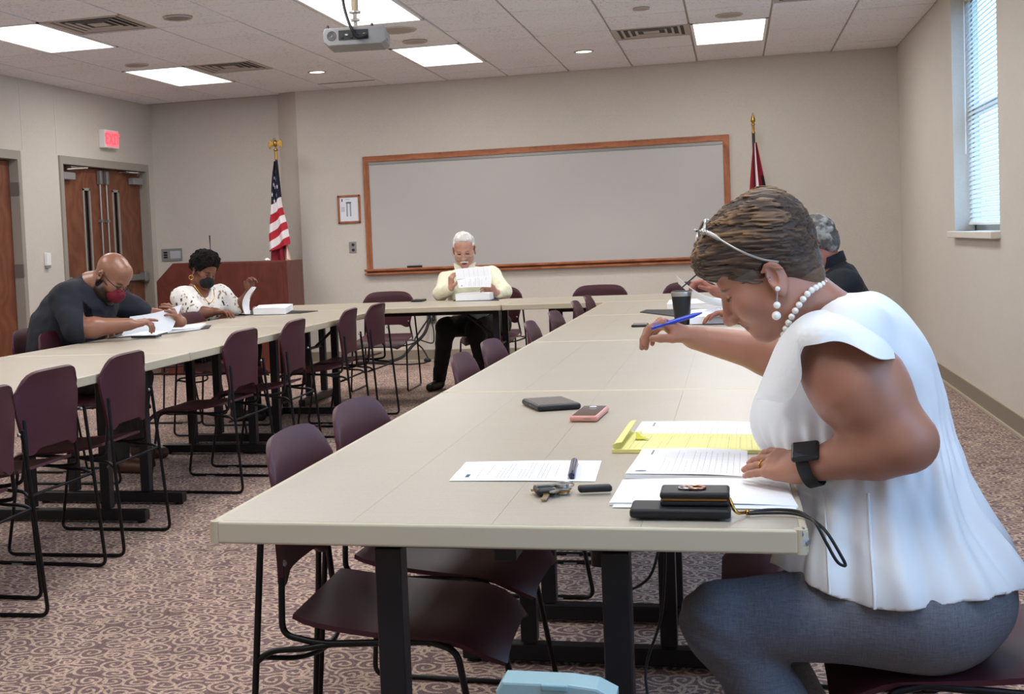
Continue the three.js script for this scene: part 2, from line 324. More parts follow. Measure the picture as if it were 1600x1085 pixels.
// windows with blinds in the right wall
WIN.forEach(([a, b], n) => {
  const w = structGroup('window_' + (n + 1)), X = XR + .105;
  part('window_frame', [span(X + .03, X + .065, WS, WS + .05, a, b), span(X + .03, X + .065, WT - .05, WT, a, b), span(X + .03, X + .065, WS, WT, a, a + .05), span(X + .03, X + .065, WS, WT, b - .05, b), span(X + .03, X + .065, 1.99, 2.04, a, b)], M.frameMetal, w);
  part('pane', span(X + .044, X + .048, WS + .05, 1.99, a + .05, b - .05), M.pane, w);
  part('pane', span(X + .044, X + .048, 2.04, WT - .05, a + .05, b - .05), M.pane, w);
  part('window_sill', span(XR - .055, X + .03, WS - .045, WS, a - .01, b + .015, .006), M.wallPale, w);
  part('head_rail', span(X - .02, X + .02, WT - .045, WT - .005, a + .015, b - .015, .004), M.white, w);
  const tilt = n ? .18 : 1.0, y0 = WS + .07, slat = box(n ? .025 : .036, .0012, b - a - .012), sm = n ? M.white : std({ color: 0xdfe5e3, roughness: .6 });
  const pitch = n ? .034 : .033, top = n ? 2.6 : y0;
  for (let y = WT - .06; y > top; y -= pitch) { const s = part('slat', slat, sm, w); s.position.set(X, y, (a + b) / 2); s.rotation.z = tilt; }
  part('bottom_rail', span(X - .014, X + .014, top - .03, top - .012, a + .02, b - .02, .004), M.white, w);
  for (const q of [.12, .42, .72]) part('ladder_cord', rod([X - .015, top - .02, a + (b - a) * q], [X - .015, WT - .05, a + (b - a) * q], .0012, 5), M.white, w);
  part('tilt_wand', rod([X - .03, WS + .55, a + .05], [X - .025, WT - .05, a + .05], .004, 6), M.white, w);
});

// doors in the left wall
function doorLeaf(parent, z0, z1, hinge, lite) {
  const x = XL - .07, W = z1 - z0, zz = f => hinge < 0 ? z0 + f * W : z1 - f * W;          // f from the hinge side
  const lo = Math.min(zz(.58), zz(.72)), hi = Math.max(zz(.58), zz(.72));
  if (!lite) return part('door_leaf', span(x - .045, x, .01, DH - .04, z0, z1, .003), M.door, parent);
  const leaf = part('door_leaf', [span(x - .045, x, .01, 1.0, z0, z1), span(x - .045, x, 1.93, DH - .04, z0, z1), span(x - .045, x, 1.0, 1.93, z0, lo), span(x - .045, x, 1.0, 1.93, hi, z1)], M.door, parent);
  part('vision_panel', span(x - .026, x - .02, .98, 1.95, lo - .005, hi + .005), M.glassDark, leaf);
  part('vision_frame', [span(x - .005, x + .008, .98, 1.95, lo - .015, lo + .012), span(x - .005, x + .008, .98, 1.95, hi - .012, hi + .015), span(x - .005, x + .008, 1.93, 1.955, lo - .015, hi + .015)], M.frameMetal, leaf);
  return leaf;
}
{
  const jamb = (g, z0, z1) => part('door_frame', [span(XL - .16, XL + .02, 0, DH - .03, z0 - .05, z0 + .012), span(XL - .16, XL + .02, 0, DH - .03, z1 - .012, z1 + .05), span(XL - .16, XL + .02, DH - .03, DH + .05, z0 - .05, z1 + .05)], M.frameMetal, g);
  const d1 = structGroup('door_1'); jamb(d1, ...D1); doorLeaf(d1, D1[0] + .015, D1[1] - .015, -1, false);
  for (const y of [.3, 1.15, 1.9]) part('hinge', span(XL - .075, XL + .022, y - .06, y + .06, D1[0] + .002, D1[0] + .02), M.brushed, d1);
  const d2 = structGroup('door_2'); jamb(d2, ...D2); const mid = (D2[0] + D2[1]) / 2;
  for (const [z0, z1, h] of [[mid + .003, D2[1] - .015, 1], [D2[0] + .015, mid - .003, -1]]) {
    doorLeaf(d2, z0, z1, h, true);
    const x = XL - .07, m = h > 0 ? z0 + .07 : z1 - .07, hz = h > 0 ? z1 - .02 : z0 + .02, s = h;
    part('exit_rod', [rod([x + .03, 1.05, m], [x + .03, DH - .1, m], .009), rod([x + .03, .1, m], [x + .03, .95, m], .009)], M.steel, d2);
    part('latch_case', [box(.05, .14, .05, x + .03, DH - .13, m, .006), box(.05, .03, .05, x + .02, 1.62, m, .004)], M.brushed, d2);
    part('panic_bar', [span(x, x + .06, .97, 1.04, Math.min(m, hz), Math.max(m, hz), .012), box(.08, .11, .09, x + .035, 1.005, h > 0 ? z1 - .06 : z0 + .06, .015)], M.brushed, d2);
    part('closer_body', box(.07, .075, .24, x + .035, DH - .14, hz - s * .14, .01), M.greyPlastic, d2);
    part('closer_arm', [rod([x + .05, DH - .075, hz - s * .12], [x + .16, DH - .06, hz - s * .34], .009), rod([x + .16, DH - .06, hz - s * .34], [x + .0, DH - .05, hz - s * .46], .007), box(.05, .014, .32, x + .06, DH - .05, hz - s * .3)], M.steel, d2);
  }
}
// exit sign
{
  const t = thing('exit_sign', 'lit red EXIT sign above the double doors', 'exit sign', undefined, [XL, 2.47, -12.68]);
  part('housing', box(.075, .19, .32, .0375, 0, 0, .008), M.white, t);
  const red = new THREE.MeshStandardMaterial({ color: 0xff2a3a, emissive: new THREE.Color(1, .09, .12), emissiveIntensity: 1.3 }), face = new THREE.MeshStandardMaterial({ color: 0xff8088, emissive: new THREE.Color(1, .2, .24), emissiveIntensity: .55 });
  part('face', box(.004, .16, .28, .077, 0, 0), face, t);
  const font = await new FontLoader().loadAsync('fonts/droid/droid_sans_bold.typeface.json');
  const g = new TextGeometry('EXIT', { font, size: .115, depth: .004, curveSegments: 4 }); g.computeBoundingBox(); const b = g.boundingBox; g.translate(-(b.max.x + b.min.x) / 2, -(b.max.y + b.min.y) / 2, 0); g.rotateY(Math.PI / 2); g.translate(.079, 0, 0);
  part('lettering', g, red, t);
}
// wall plates
{
  let t = thing('thermostat', 'small white thermostat on the left wall between the doors', 'thermostat', undefined, [XL, 1.235, -11.3]);
  part('case', box(.035, .12, .075, .018, .01, 0, .006), M.white, t); part('base', box(.03, .03, .07, .015, -.06, 0, .004), M.greyPlastic, t);
  t = thing('wall_panel', 'grey control panel on the wall beside the double doors', 'control panel', undefined, [-6.14, 1.235, ZA]);
  part('plate', box(.25, .14, .014, 0, 0, .007, .003), M.greyPlastic, t); part('screen', box(.125, .085, .006, .045, 0, .015), std({ color: 0xb9bcc4, roughness: .4 }), t);
  for (let k = 0; k < 3; k++) part('button', box(.045, .018, .008, -.075, .028 - k * .028, .016, .002), M.darkPlastic, t);
  t = thing('wall_switch', 'grey double switch plate under the framed notice', 'switch', undefined, [-3.93, 1.232, ZB]);
  part('plate', box(.08, .118, .008, 0, 0, .004, .003), M.greyPlastic, t); for (const y of [.028, -.028]) part('rocker', box(.028, .026, .008, .005, y, .01, .003), M.darkPlastic, t);
  t = thing('picture_frame', 'small wooden framed notice left of the whiteboard', 'picture frame', undefined, [-3.951, 1.64, ZB]);
  part('frame', [box(.25, .022, .02, 0, .139, .01, .004), box(.25, .022, .02, 0, -.139, .01, .004), box(.022, .3, .02, .114, 0, .01, .004), box(.022, .3, .02, -.114, 0, .01, .004)], M.oak, t);
  const tx = canvas(256, 300, (c, w, h) => { c.fillStyle = '#e4e8f0'; c.fillRect(0, 0, w, h); c.fillStyle = '#333842'; c.fillRect(28, 22, 16, 34); c.fillStyle = '#8a909c'; c.fillRect(70, 28, 70, 5); c.fillStyle = '#5a606a'; c.fillRect(88, 62, 70, 20); for (let y = 84; y < 235; y += 6) { c.fillRect(90, y, 20, 4); c.fillRect(136, y, 20, 4); } c.fillStyle = '#c4cad6'; c.fillRect(20, 120, 50, 60); });
  const pg = new THREE.PlaneGeometry(.21, .262); pg.translate(0, 0, .008); part('notice', pg, std({ map: tx, roughness: .35 }), t);
  t = thing('power_outlet', 'steel outlet plate with plugged cords under the whiteboard', 'outlet', undefined, [-3.10, .45, ZB]);
  part('plate', box(.11, .115, .008, 0, 0, .004, .003), M.brushed, t); for (const x of [-.025, .025]) part('socket', box(.034, .07, .008, x, .01, .008, .004), M.darkPlastic, t); part('plug', [box(.03, .03, .05, -.02, .0, .03, .006), box(.03, .03, .05, .025, -.01, .03, .006)], M.black, t);
}
// whiteboard
{
  const t = thing('whiteboard', 'long whiteboard in an oak frame on the back wall', 'whiteboard', undefined, [0, 0, ZB]), x0 = -3.775, x1 = -.02, y0 = .985, y1 = 2.185, w = .062;
  part('surface', span(x0 + .03, x1 - .03, y0, y1 - .03, .0, .014), M.board, t);
  const r = part('frame', [swapUV(span(x0, x1, y1 - w, y1, 0, .028, .004)), span(x0, x0 + w, y0, y1 - .001, 0, .027, .004), span(x1 - w, x1, y0, y1 - .001, 0, .027, .004)], M.oak, t);
  part('map_rail', [span(x0 + w, x1 - w, y1 - w - .03, y1 - w - .002, .012, .024, .002), span(x0 + w, x1 - w, y1 - w - .012, y1 - w - .004, .012, .03)], M.alu, t);
  part('tray', [swapUV(span(x0 - .02, x1 + .02, .968, .992, 0, .075, .006)), swapUV(span(x0 - .02, x1 + .02, .928, .95, 0, .06, .006)), swapUV(span(x0, x1, .945, .97, 0, .03))], M.oak, t);
  single('marker', [rod([-3.33, 1.003, ZB + .045], [-3.20, 1.003, ZB + .045], .011), rod([-3.20, 1.003, ZB + .045], [-3.17, 1.003, ZB + .045], .012)], M.darkPlastic, 'dark marker lying in the whiteboard tray', 'marker');
}
// ---------------------------------------------------------------- tables
function table(label, cx, cz, turn, L = 1.95, W = 1.02) {           // long side along local z, -z is its far end
  const t = thing('conference_table', label, 'table', undefined, [cx, 0, cz]); t.rotation.y = turn;
  const e = .012, w = (W - 2 * e) / 4;
  for (let k = 0; k < 4; k++) part('top_panel', box(w - .0005, .012, L - 2 * e, -W / 2 + e + w * (k + .5), TOP - .006, 0), M.table, t);
  part('core', box(W - .01, .026, L - .01, 0, TOP - .0255, 0), M.tableEdge, t);
  part('edge_band', [box(e + .002, .04, L - .004, W / 2 - e / 2, TOP - .0195, 0, .005), box(e + .002, .04, L - .004, -W / 2 + e / 2, TOP - .0195, 0, .005), box(W - .03, .04, e + .002, 0, TOP - .0195, L / 2 - e / 2, .005), box(W - .03, .04, e + .002, 0, TOP - .0195, -L / 2 + e / 2, .005)], M.tableEdge, t);
  for (const [sx, sz] of [[1, 1], [1, -1], [-1, 1], [-1, -1]]) part('corner_guard', cyl(.012, .012, .04, sx * (W / 2 - .011), TOP - .0395, sz * (L / 2 - .011), 10), M.tableEdge, t);
  for (const z of [L / 2 - .09, -L / 2 + .33]) {
    for (const x of [-.2, .2]) part('leg', box(.048, .64, .05, x, .385, z, .004), M.blackMetal, t);
    part('foot', [box(.8, .05, .055, 0, .035, z, .006), ...[-.37, .37].map(x => cyl(.02, .02, .012, x, 0, z, 10))], M.blackMetal, t);
    part('top_rail', box(.5, .016, .05, 0, .714, z, .003), M.blackMetal, t);
  }
  if (turn) for (const [z, q] of [[L / 2 - .09, -1], [-L / 2 + .33, 1]]) part('brace', [rod([0, .44, z], [0, .70, z + q * .3], .012), rod([-.2, .44, z], [.2, .44, z], .012)], M.blackMetal, t);
  part('beam', box(.04, .04, L - .5, 0, .69, .12, .003), M.blackMetal, t);
  return t;
}
const RTX = -.41, LTX = -3.07;
const rt = ['beige conference table in the foreground with papers and keys on it', 'beige table behind the foreground one, bare, second in the right row', 'third beige table of the right row, with the black tumbler on it', 'fourth beige table of the right row, meeting the far table'];
rt.forEach((l, k) => table(l, RTX, -2.17 - 1.96 * k - (k === 3 ? .79 : .975), 0, k === 3 ? 1.58 : 1.95));
const lt = ['beige table at the left edge, nearest of the left row, mostly outside the photo', 'beige table of the left row in front of the leaning man in navy', 'beige table of the left row under the navy man\'s open binder', 'beige table of the left row under the floral woman\'s binder'];
lt.forEach((l, k) => table(l, LTX, -2.0 - 1.96 * k - (k === 3 ? .875 : .975), 0, k === 3 ? 1.75 : 1.95));
table('beige far table with the man in yellow sitting behind it', -2.655, -10.15, Math.PI / 2);
table('beige far table at the corner with the right row', -.695, -10.15, Math.PI / 2);
{ // worn chips and a cable tube on the foreground table
  const t = scene.children.find(o => o.name === 'conference_table');
  const chip = (u, v, w, h, sd) => { const p = P(u, v, -2.17), pts = []; for (let k = 0; k < 14; k++) { const a = k / 14 * 6.283, r = .6 + .4 * noise(k * 1.7, sd); pts.push([Math.cos(a) * w * r, Math.sin(a) * h * r]); } const g = extrude(pts, .0012); g.translate(p.x - t.position.x, p.y, -2.1712 - t.position.z); return g; };
  for (const a of [[1205, 849, .011, .006, 1], [1258, 846, .008, .011, 5]]) part('worn_chip', chip(...a), std({ color: 0xb9c0c8, roughness: .6 }), t, 'bare grey chip in the edge band');
  for (const a of [[1205, 850, .005, .002, 9], [1263, 849, .005, .006, 4], [1254, 835, .002, .006, 8]]) part('scuff', chip(...a).translate(0, 0, -.0004 + .0008), std({ color: 0x75808a, roughness: .6 }), t, 'dark scuff at the edge');
  part('cable_tube', [lathe([[.024, .0], [.027, .0], [.027, .42], [.024, .42], [.024, .0]], 20).translate(.015, .30, -.62)], M.blackMetal, t);
  part('cable', tube([[.03, .36, -.62], [.06, .24, -.60], [.16, .3, -.5], [.2, .42, -.52], [.19, .2, -.5], [.15, .08, -.4], [.16, .02, -.3]], .004), M.black, t);
}
// ---------------------------------------------------------------- chairs
const chairProto = (() => {
  const o = new THREE.Group(); o.name = 'stacking_chair';
  const S = x => x * x * (3 - 2 * x);
  part('backrest', shell((a, v) => {
    const u = a * 2 - 1, au = Math.abs(u), yb = .540 - .022 * S(clamp((au - .5) / .3)) + .012 * clamp((au - .85) / .15) ** 2, yt = .832 - .062 * au ** 7 - .008 * u * u, w = .188 + .042 * S(clamp(v * 1.15)) - .012 * clamp((v - .85) / .15) ** 2;
    return V(u * w, yb + v * (yt - yb), -.24 - .016 * v + .04 * u * u * (.35 + .65 * v) - .014 * clamp((v - .88) / .12) ** 2);
  }, 18, 14, .012), M.burgundy, o);
  part('seat', shell((a, b) => {
    const u = a * 2 - 1, v = 1 - b, w = .215 + .02 * v - .06 * clamp((v - .86) / .14) ** 2 - .02 * clamp((.12 - v) / .12) ** 2;
    return V(u * w, .44 - .014 * (1 - u * u) * Math.sin(v * 3) + .022 * (1 - v) ** 4 - .055 * clamp((v - .74) / .26) ** 2 - .02 * u ** 4 * v, -.20 + .45 * v);
  }, 16, 16, .011), M.burgundy, o);
  for (const s of [-1, 1]) {
    part('side_frame', bent([[s * .222, .66, -.252], [s * .236, .42, -.268], [s * .246, .008, -.30], [s * .246, .008, .23], [s * .236, .412, .16], [s * .222, .424, .10], [s * .222, .412, -.13], [s * .205, .425, -.222], [s * .176, .57, -.226]], .0076, .035), M.rod, o);
    part('link_rod', tube([[s * .238, .375, -.27], [s * .232, .395, -.24], [s * .226, .402, -.17], [s * .222, .414, -.10]], .0068), M.rod, o);
    part('rivet', ball(.008, s * .174, .57, -.222), M.rivet, o); part('rivet', ball(.007, s * .21, .645, -.246), M.rivet, o);
    part('glide', box(.02, .007, .05, s * .246, .0035, .1, .002), M.greyPlastic, o);
  }
  part('cross_rod', tube([[-.222, .418, .1], [0, .413, .105], [.222, .418, .1]], .006), M.rod, o);
  part('cross_rod', tube([[-.238, .385, -.268], [-.15, .36, -.2], [0, .35, -.17], [.15, .36, -.2], [.238, .385, -.268]], .006), M.rod, o);
  return o;
})();
function chair(x, z, turn, label) {
  const c = chairProto.clone(); c.name = numbered('stacking_chair'); c.position.set(x, 0, z); c.rotation.y = turn; c.userData = { label, category: 'chair', group: 'burgundy stacking chairs' }; scene.add(c); return c;
}
const W_ = -Math.PI / 2, E_ = Math.PI / 2;
[[-2.62, -3.79, 'burgundy chair cut by the left edge of the photo'], [-2.77, -4.51, 'burgundy chair second from the left edge, back to the aisle'], [-2.77, -5.15, 'burgundy chair in front of the seam in the left table row'],
  [-2.75, -6.52, 'burgundy chair, back to the aisle, opposite the navy man\'s binder'], [-2.73, -7.30, 'burgundy chair, back to the aisle, opposite the empty chair between the readers'], [-2.72, -8.40, 'burgundy chair second from the inner corner of the tables, back to the aisle'], [-2.70, -9.04, 'burgundy chair at the inner corner of the tables, back to the aisle']]
  .forEach(([x, z, l], i) => chair(x, z, W_ + [.05, -.02, .03, -.03, .02, .04, -.03][i], l));
[[-.735, -2.82, 'nearest burgundy chair, tucked under the foreground table'], [-.74, -3.34, 'burgundy chair just behind the nearest one at the foreground table'], [-.73, -4.72, 'third burgundy chair along the right row\'s inner edge, in front of the yellow-shirted man\'s feet'], [-.735, -5.35, 'fourth burgundy chair along the right row\'s inner edge'], [-.74, -6.5, 'fifth burgundy chair along the right row\'s inner edge'], [-.735, -7.35, 'sixth burgundy chair along the right row\'s inner edge'], [-.74, -8.45, 'seventh burgundy chair along the right row\'s inner edge, overlapped by the next'], [-.74, -9.17, 'last burgundy chair along the right row\'s inner edge, at the far table']]
  .forEach(([x, z, l], i) => chair(x, z, E_ + [.03, -.03, .02, -.02, .03, -.02, .02, 0][i], l));
chair(-2.93, -10.93, .02, 'empty burgundy chair against the far table, left of the man in yellow');
chair(-2.02, -11.12, -.05, 'burgundy chair the man in yellow sits on');
chair(-1.09, -10.85, 0, 'empty burgundy chair behind the far table, right of the man in yellow');
chair(-.35, -10.85, 0, 'empty burgundy chair behind the far table, by the tumbler');
chair(-3.50, -6.74, E_ + .05, 'empty burgundy chair at the leaning navy man\'s near elbow');
chair(-3.86, -7.08, E_, 'burgundy chair the man in navy sits on');
chair(-3.42, -8.5, E_, 'empty burgundy chair between the navy man and the floral woman');
chair(-4.0, -9.12, E_, 'burgundy chair the floral woman sits on');
chair(.40, -2.68, W_, 'burgundy chair the woman in white sits on');
chair(.20, -3.42, W_, 'burgundy chair mostly hidden under the foreground table beside the woman in white');
chair(.42, -7.1, W_, 'burgundy chair the man in black sits on, hidden by the woman in white');

// ---------------------------------------------------------------- lectern, flags, projector, cords
{
  const z = -12.45, d = .5, t = thing('lectern', 'wide cherry-wood lectern desk with a cut corner behind the floral woman', 'lectern', undefined, [0, 0, z]);
  const A = P(243, 440, z), B = P(268, 412, z), C = P(441, 408, z), b = uvBox(extrude([[A.x, .0], [C.x, 0], [C.x, C.y], [B.x, B.y], [A.x, A.y]], d - .03)); b.translate(0, 0, -d); part('body', b, M.cherry, t);
  const f = uvBox(extrude([[A.x + .012, .02], [C.x, .02], [C.x, C.y - .012], [B.x + .008, B.y - .012], [A.x + .012, A.y - .008]], .018, .003)); f.translate(0, 0, -.024); part('front_panel', f, M.cherry, t);
  part('side_panel', box(.045, C.y + .004, d, C.x + .024, (C.y + .004) / 2, -d / 2, .004), M.cherry, t);
  const q = P(330, 404, z - .2), m = P(328, 368, z - .2); part('microphone', [poly([V(q.x, q.y - .1, -.2), V(q.x, q.y, -.2), V((q.x + m.x) / 2 - .004, (q.y + m.y) / 2, -.2), V(m.x, m.y, -.19)], u => u > .8 ? .008 : .004, 8)], M.darkPlastic, t);
  const w = P(416, 408, z - .2); single('tissue', shell((u, v) => V(w.x - .03 + u * .06, C.y + .012 + .022 * Math.sin(u * 3.1) * Math.sin(v * 3.1) + .006 * noise(u * 6, v * 6), z - .26 + v * .06), 8, 8, .002), M.white, 'small white crumpled tissue on top of the lectern', 'tissue');
}
const flagUS = canvas(256, 512, (c, w, h) => {
  c.fillStyle = '#15182e'; c.fillRect(0, 0, w, h * .46);
  const star = (x, y, r) => { c.beginPath(); for (let k = 0; k < 10; k++) { const a = -1.57 + k * .628, q = k % 2 ? r * .42 : r; c.lineTo(x + Math.cos(a) * q * 1.3, y + Math.sin(a) * q); } c.fillStyle = '#e8e6ee'; c.fill(); };
  for (const [x, y] of [[120, 62], [70, 102], [150, 112], [60, 140], [90, 152], [30, 190], [140, 192], [70, 222], [190, 150], [210, 214]]) star(x, y, 15);
  c.lineWidth = 1; let k = 0;
  for (let y = .44; y < 1.1; y += .102, k++) { c.fillStyle = k % 2 ? '#b32233' : '#e9e4e6'; c.beginPath(); c.moveTo(0, h * (y + .03)); c.bezierCurveTo(w * .3, h * (y + .03), w * .6, h * (y - .04), w, h * (y - .05)); c.lineTo(w, h * 1.2); c.lineTo(0, h * 1.2); c.fill(); }
});
const flagTail = canvas(128, 256, (c, w, h) => { c.fillStyle = '#a32030'; c.fillRect(0, 0, w, h); c.fillStyle = '#e3d6c6'; c.beginPath(); c.moveTo(10, h * .28); c.lineTo(80, h * .3); c.lineTo(128, h * .8); c.lineTo(128, 0); c.lineTo(50, 0); c.fill(); c.fillStyle = '#c9a24e'; c.fillRect(0, 70, 34, 60); });
const flagRed = canvas(256, 512, (c, w, h) => { c.fillStyle = '#8c1726'; c.fillRect(0, 0, w, h); c.fillStyle = '#e6dfe8'; c.beginPath(); c.moveTo(96, 0); c.lineTo(140, 0); c.lineTo(150, h); c.lineTo(112, h); c.fill(); c.fillStyle = '#4a0f1a'; c.fillRect(66, 0, 30, h); c.fillStyle = '#0d0c16'; c.fillRect(206, h * .36, 50, h * .2); });
function drape(L, R, z, folds, amp, back) {                          // hanging cloth between two traced edges, with real folds
  const cl = l => new THREE.CatmullRomCurve3(l.map(([u, v]) => P(u, v, z))), a = cl(L), b = cl(R);
  return shell((u, v) => { const p = a.getPoint(1 - v).lerp(b.getPoint(1 - v), u); p.z += Math.sin(u * Math.PI * folds + v) * amp * (1.1 - v * .7) + (back || 0); return p; }, 20, 24, .003);
}
function flagPole(t, top, bot, z) {
  const a = P(...top, z), b = P(...bot, z), f = a.clone().add(b.clone().sub(a).multiplyScalar((a.y - .06) / (a.y - b.y)));
  part('pole', rod(a, f, .014, 12), std({ color: 0x2a1b14, roughness: .4 }), t);
  part('stand', lathe([[0, 0], [.15, 0], [.15, .02], [.06, .05], [.028, .07], [.022, .14], [0, .14]]).translate(f.x, 0, f.z), M.brass, t);
  return a;
}
{
  const z = -13.12, t = thing('american_flag', 'draped American flag on a pole with a brass eagle, beside the lectern', 'flag');
  const a = flagPole(t, [431.5, 248], [457, 478], z);
  part('pole_collar', cyl(.016, .013, .09, a.x, a.y - .01, a.z), M.brass, t);
  const e = lathe([[0, 0], [.012, .004], [.028, .02], [.012, .036], [.008, .05], [.016, .06], [.026, .085], [.02, .11], [.008, .125], [0, .13]], 16).translate(a.x, a.y + .07, a.z);
  const wing = s => { const g = extrude([[0, 0], [.045, .035], [.06, .01], [.062, -.035], [.052, -.06], [.045, -.02], [.036, -.05], [.028, -.012], [.014, -.03]], .008, .003); g.scale(s, 1, 1); if (s < 0) g.index = null; g.computeVertexNormals(); g.translate(a.x + s * .012, a.y + .16, a.z); return g; };
  part('eagle_finial', [e, wing(1), wing(-1), ball(.014, a.x - .008, a.y + .2, a.z + .004)], M.brass, t);
  part('cloth', drape([[428.5, 252], [425, 285], [424, 325], [421, 362], [421.5, 394]], [[432, 252], [436, 285], [441, 325], [448, 352], [453, 381]], z + .05, 3.2, .028), std({ map: flagUS, roughness: .85 }), t);
  part('cloth_tail', drape([[446, 378], [448, 410], [450, 445], [453, 480]], [[449, 378], [456, 410], [462, 445], [467, 480]], z + .03, 2, .02), std({ map: flagTail, roughness: .85 }), t);
  part('cloth_fold', drape([[424, 380], [424, 400], [424, 420]], [[444, 376], [445, 398], [447, 420]], z + .0, 3, .02), std({ color: 0x8e1f2e, roughness: .85 }), t);
}
{
  const z = -13.25, t = thing('state_flag', 'draped dark red and white flag on a pole right of the whiteboard', 'flag');
  const a = flagPole(t, [1177, 206], [1185, 420], z);
  part('finial', [lathe([[.012, -.02], [.017, -.018], [.017, -.004], [.012, 0], [.013, .06], [.017, .062], [.017, .076], [.009, .08], [.022, .1], [.02, .12], [.01, .155], [0, .19]], 16).translate(a.x, a.y, a.z)], M.brass, t);
  part('cloth', drape([[1177, 226], [1174, 258], [1171, 300], [1168, 360], [1168, 430]], [[1182, 222], [1189, 255], [1198, 300], [1206, 360], [1210, 430]], z + .05, 4.2, .03), std({ map: flagRed, roughness: .85 }), t);
}
{
  const z = -7.3, c = P(548, 55, z), t = thing('projector', 'grey ceiling projector hanging in front of a light panel', 'projector', undefined, [c.x, c.y, z - .13]);
  t.rotation.set(0, .16, 0);
  const g = extrude([[-.165, .04], [.165, .04], [.175, .02], [.172, -.035], [.15, -.05], [-.15, -.05], [-.172, -.03], [-.175, .02]], .25, .006); g.translate(0, 0, -.125); part('body', uvBox(g), std({ color: 0x7d7b7a, roughness: .45 }), t);
  part('port_panel', box(.17, .055, .006, -.005, .002, .131), M.darkPlastic, t);
  for (let k = 0; k < 6; k++) part('port', box(.018, .011, .012, -.07 + k * .026, -.012 + (k % 2) * .014, .134, .002), k % 2 ? M.steel : M.black, t);
  part('speaker_grille', [0, 1, 2, 3].map(k => new THREE.TorusGeometry(.008 + k * .006, .0015, 5, 18).translate(-.13, .0, .132)), M.darkPlastic, t);
  part('side_vent', [0, 1, 2, 3, 4].map(k => box(.004, .05, .01, .177, -.005, .09 - k * .022)), M.darkPlastic, t);
  part('adjuster_foot', [cyl(.01, .006, .022, -.155, .044, .1), cyl(.01, .006, .022, .1, .044, .1)], M.darkPlastic, t);
  part('lens', lathe([[.03, 0], [.034, .0], [.034, .03], [.028, .03], [.026, .01], [0, .008]]).rotateX(-Math.PI / 2).translate(.08, 0, -.13), M.glassDark, t);
  part('mount_bracket', [box(.12, .008, .1, -.005, .055, .0, .003), box(.02, .05, .02, -.005, .075, 0), box(.05, .012, .04, -.005, .105, 0), box(.025, .05, .004, -.005, .13, .012)], M.steel, t);
  part('mount_pole', cyl(.02, .02, HC - c.y - .15, -.005, .15, 0), std({ color: 0xb5a184, roughness: .6 }), t);
  part('pole_flange', cyl(.034, .034, .01, -.005, .145, 0), M.steel, t);
  part('cable', [poly(tubePts([[-.075, HC - c.y, .02], [-.07, .28, .04], [-.05, .15, .12], [-.01, .03, .165], [.02, -.015, .15], [.07, -.005, .14]]), u => u < .7 ? .0085 : .012, 8)], M.black, t);
}
function tubePts(l, n = 30) { return new THREE.CatmullRomCurve3(l.map(p => Array.isArray(p) ? V(...p) : p)).getPoints(n); }
{
  const z = ZB + .06, Q = l => tubePts(l.map(([u, v, q]) => P(u, v, q)), 40);
  single('extension_cord', poly(Q([[671, 500, z], [664, 520, z + .1], [645, 540, z + .4], [625, 560, z + 1.0], [600, 566, z + 1.3], [560, 567, z + 1.5]]), .016), M.black, 'thick black cord running from the outlet to the table corner', 'cord');
  single('extension_cord', poly(Q([[674, 500, z], [678, 520, z + .1], [676, 536, z + .2], [664, 534, z + .2], [652, 528, z + .2], [662, 508, z]]), .007), M.black, 'thin black cord looping below the outlet', 'cord');
  single('extension_cord', poly(Q([[668, 500, z], [655, 520, z + .15], [648, 532, z + .2], [660, 545, z + .3], [668, 565, z + .5], [650, 569, z + .6], [560, 568, z + 1.2]]), .008), M.black, 'black cord sagging to the carpet from the outlet', 'cord');
  single('cord_switch', [ball(1, 0, 0, 0).scale(.04, .024, .024).translate(...P(668, 563, z + .5).toArray())], M.black, 'small black inline switch on the cord by the wall', 'switch');
}
// ---------------------------------------------------------------- bodies: smooth-joined tapered limbs meshed on a grid
const smin = (a, b, k) => { const h = Math.max(k - Math.abs(a - b), 0) / k; return Math.min(a, b) - h * h * k * .25; };
const smax = (a, b, k) => -smin(-a, -b, k);
const vec = p => p.isVector3 ? [p.x, p.y, p.z] : p;
function cap(a, b, ra, rb = ra, k = .02) {                           // tapered capsule
  a = vec(a); b = vec(b); const [ax, ay, az] = a, bx = b[0] - ax, by = b[1] - ay, bz = b[2] - az, l = bx * bx + by * by + bz * bz || 1e-9, m = Math.max(ra, rb);
  return { k, lo: [0, 1, 2].map(i => Math.min(a[i], b[i]) - m), hi: [0, 1, 2].map(i => Math.max(a[i], b[i]) + m), f(x, y, z) { const px = x - ax, py = y - ay, pz = z - az, t = Math.min(1, Math.max(0, (px * bx + py * by + pz * bz) / l)); return Math.hypot(px - bx * t, py - by * t, pz - bz * t) - ra - (rb - ra) * t; } };
}
function ell(c, r, q, k = .02, sub = false) {                        // ellipsoid, q an optional rotation
  c = vec(c); const qi = q ? q.clone().invert() : null, t = V(0, 0, 0), m = Math.max(...r), [r0, r1, r2] = r;
  return { k, sub, lo: c.map(v => v - m), hi: c.map(v => v + m), f(x, y, z) { t.set(x - c[0], y - c[1], z - c[2]); if (qi) t.applyQuaternion(qi); const a = Math.hypot(t.x / r0, t.y / r1, t.z / r2), b = Math.hypot(t.x / (r0 * r0), t.y / (r1 * r1), t.z / (r2 * r2)); return b < 1e-9 ? -Math.min(r0, r1, r2) : a * (a - 1) / b; } };
}
function join(list) { return (x, y, z) => { let d = 1e3; for (const p of list) { const e = p.f(x, y, z); d = p.sub ? smax(d, -e, p.k) : smin(d, e, p.k); } return d; }; }
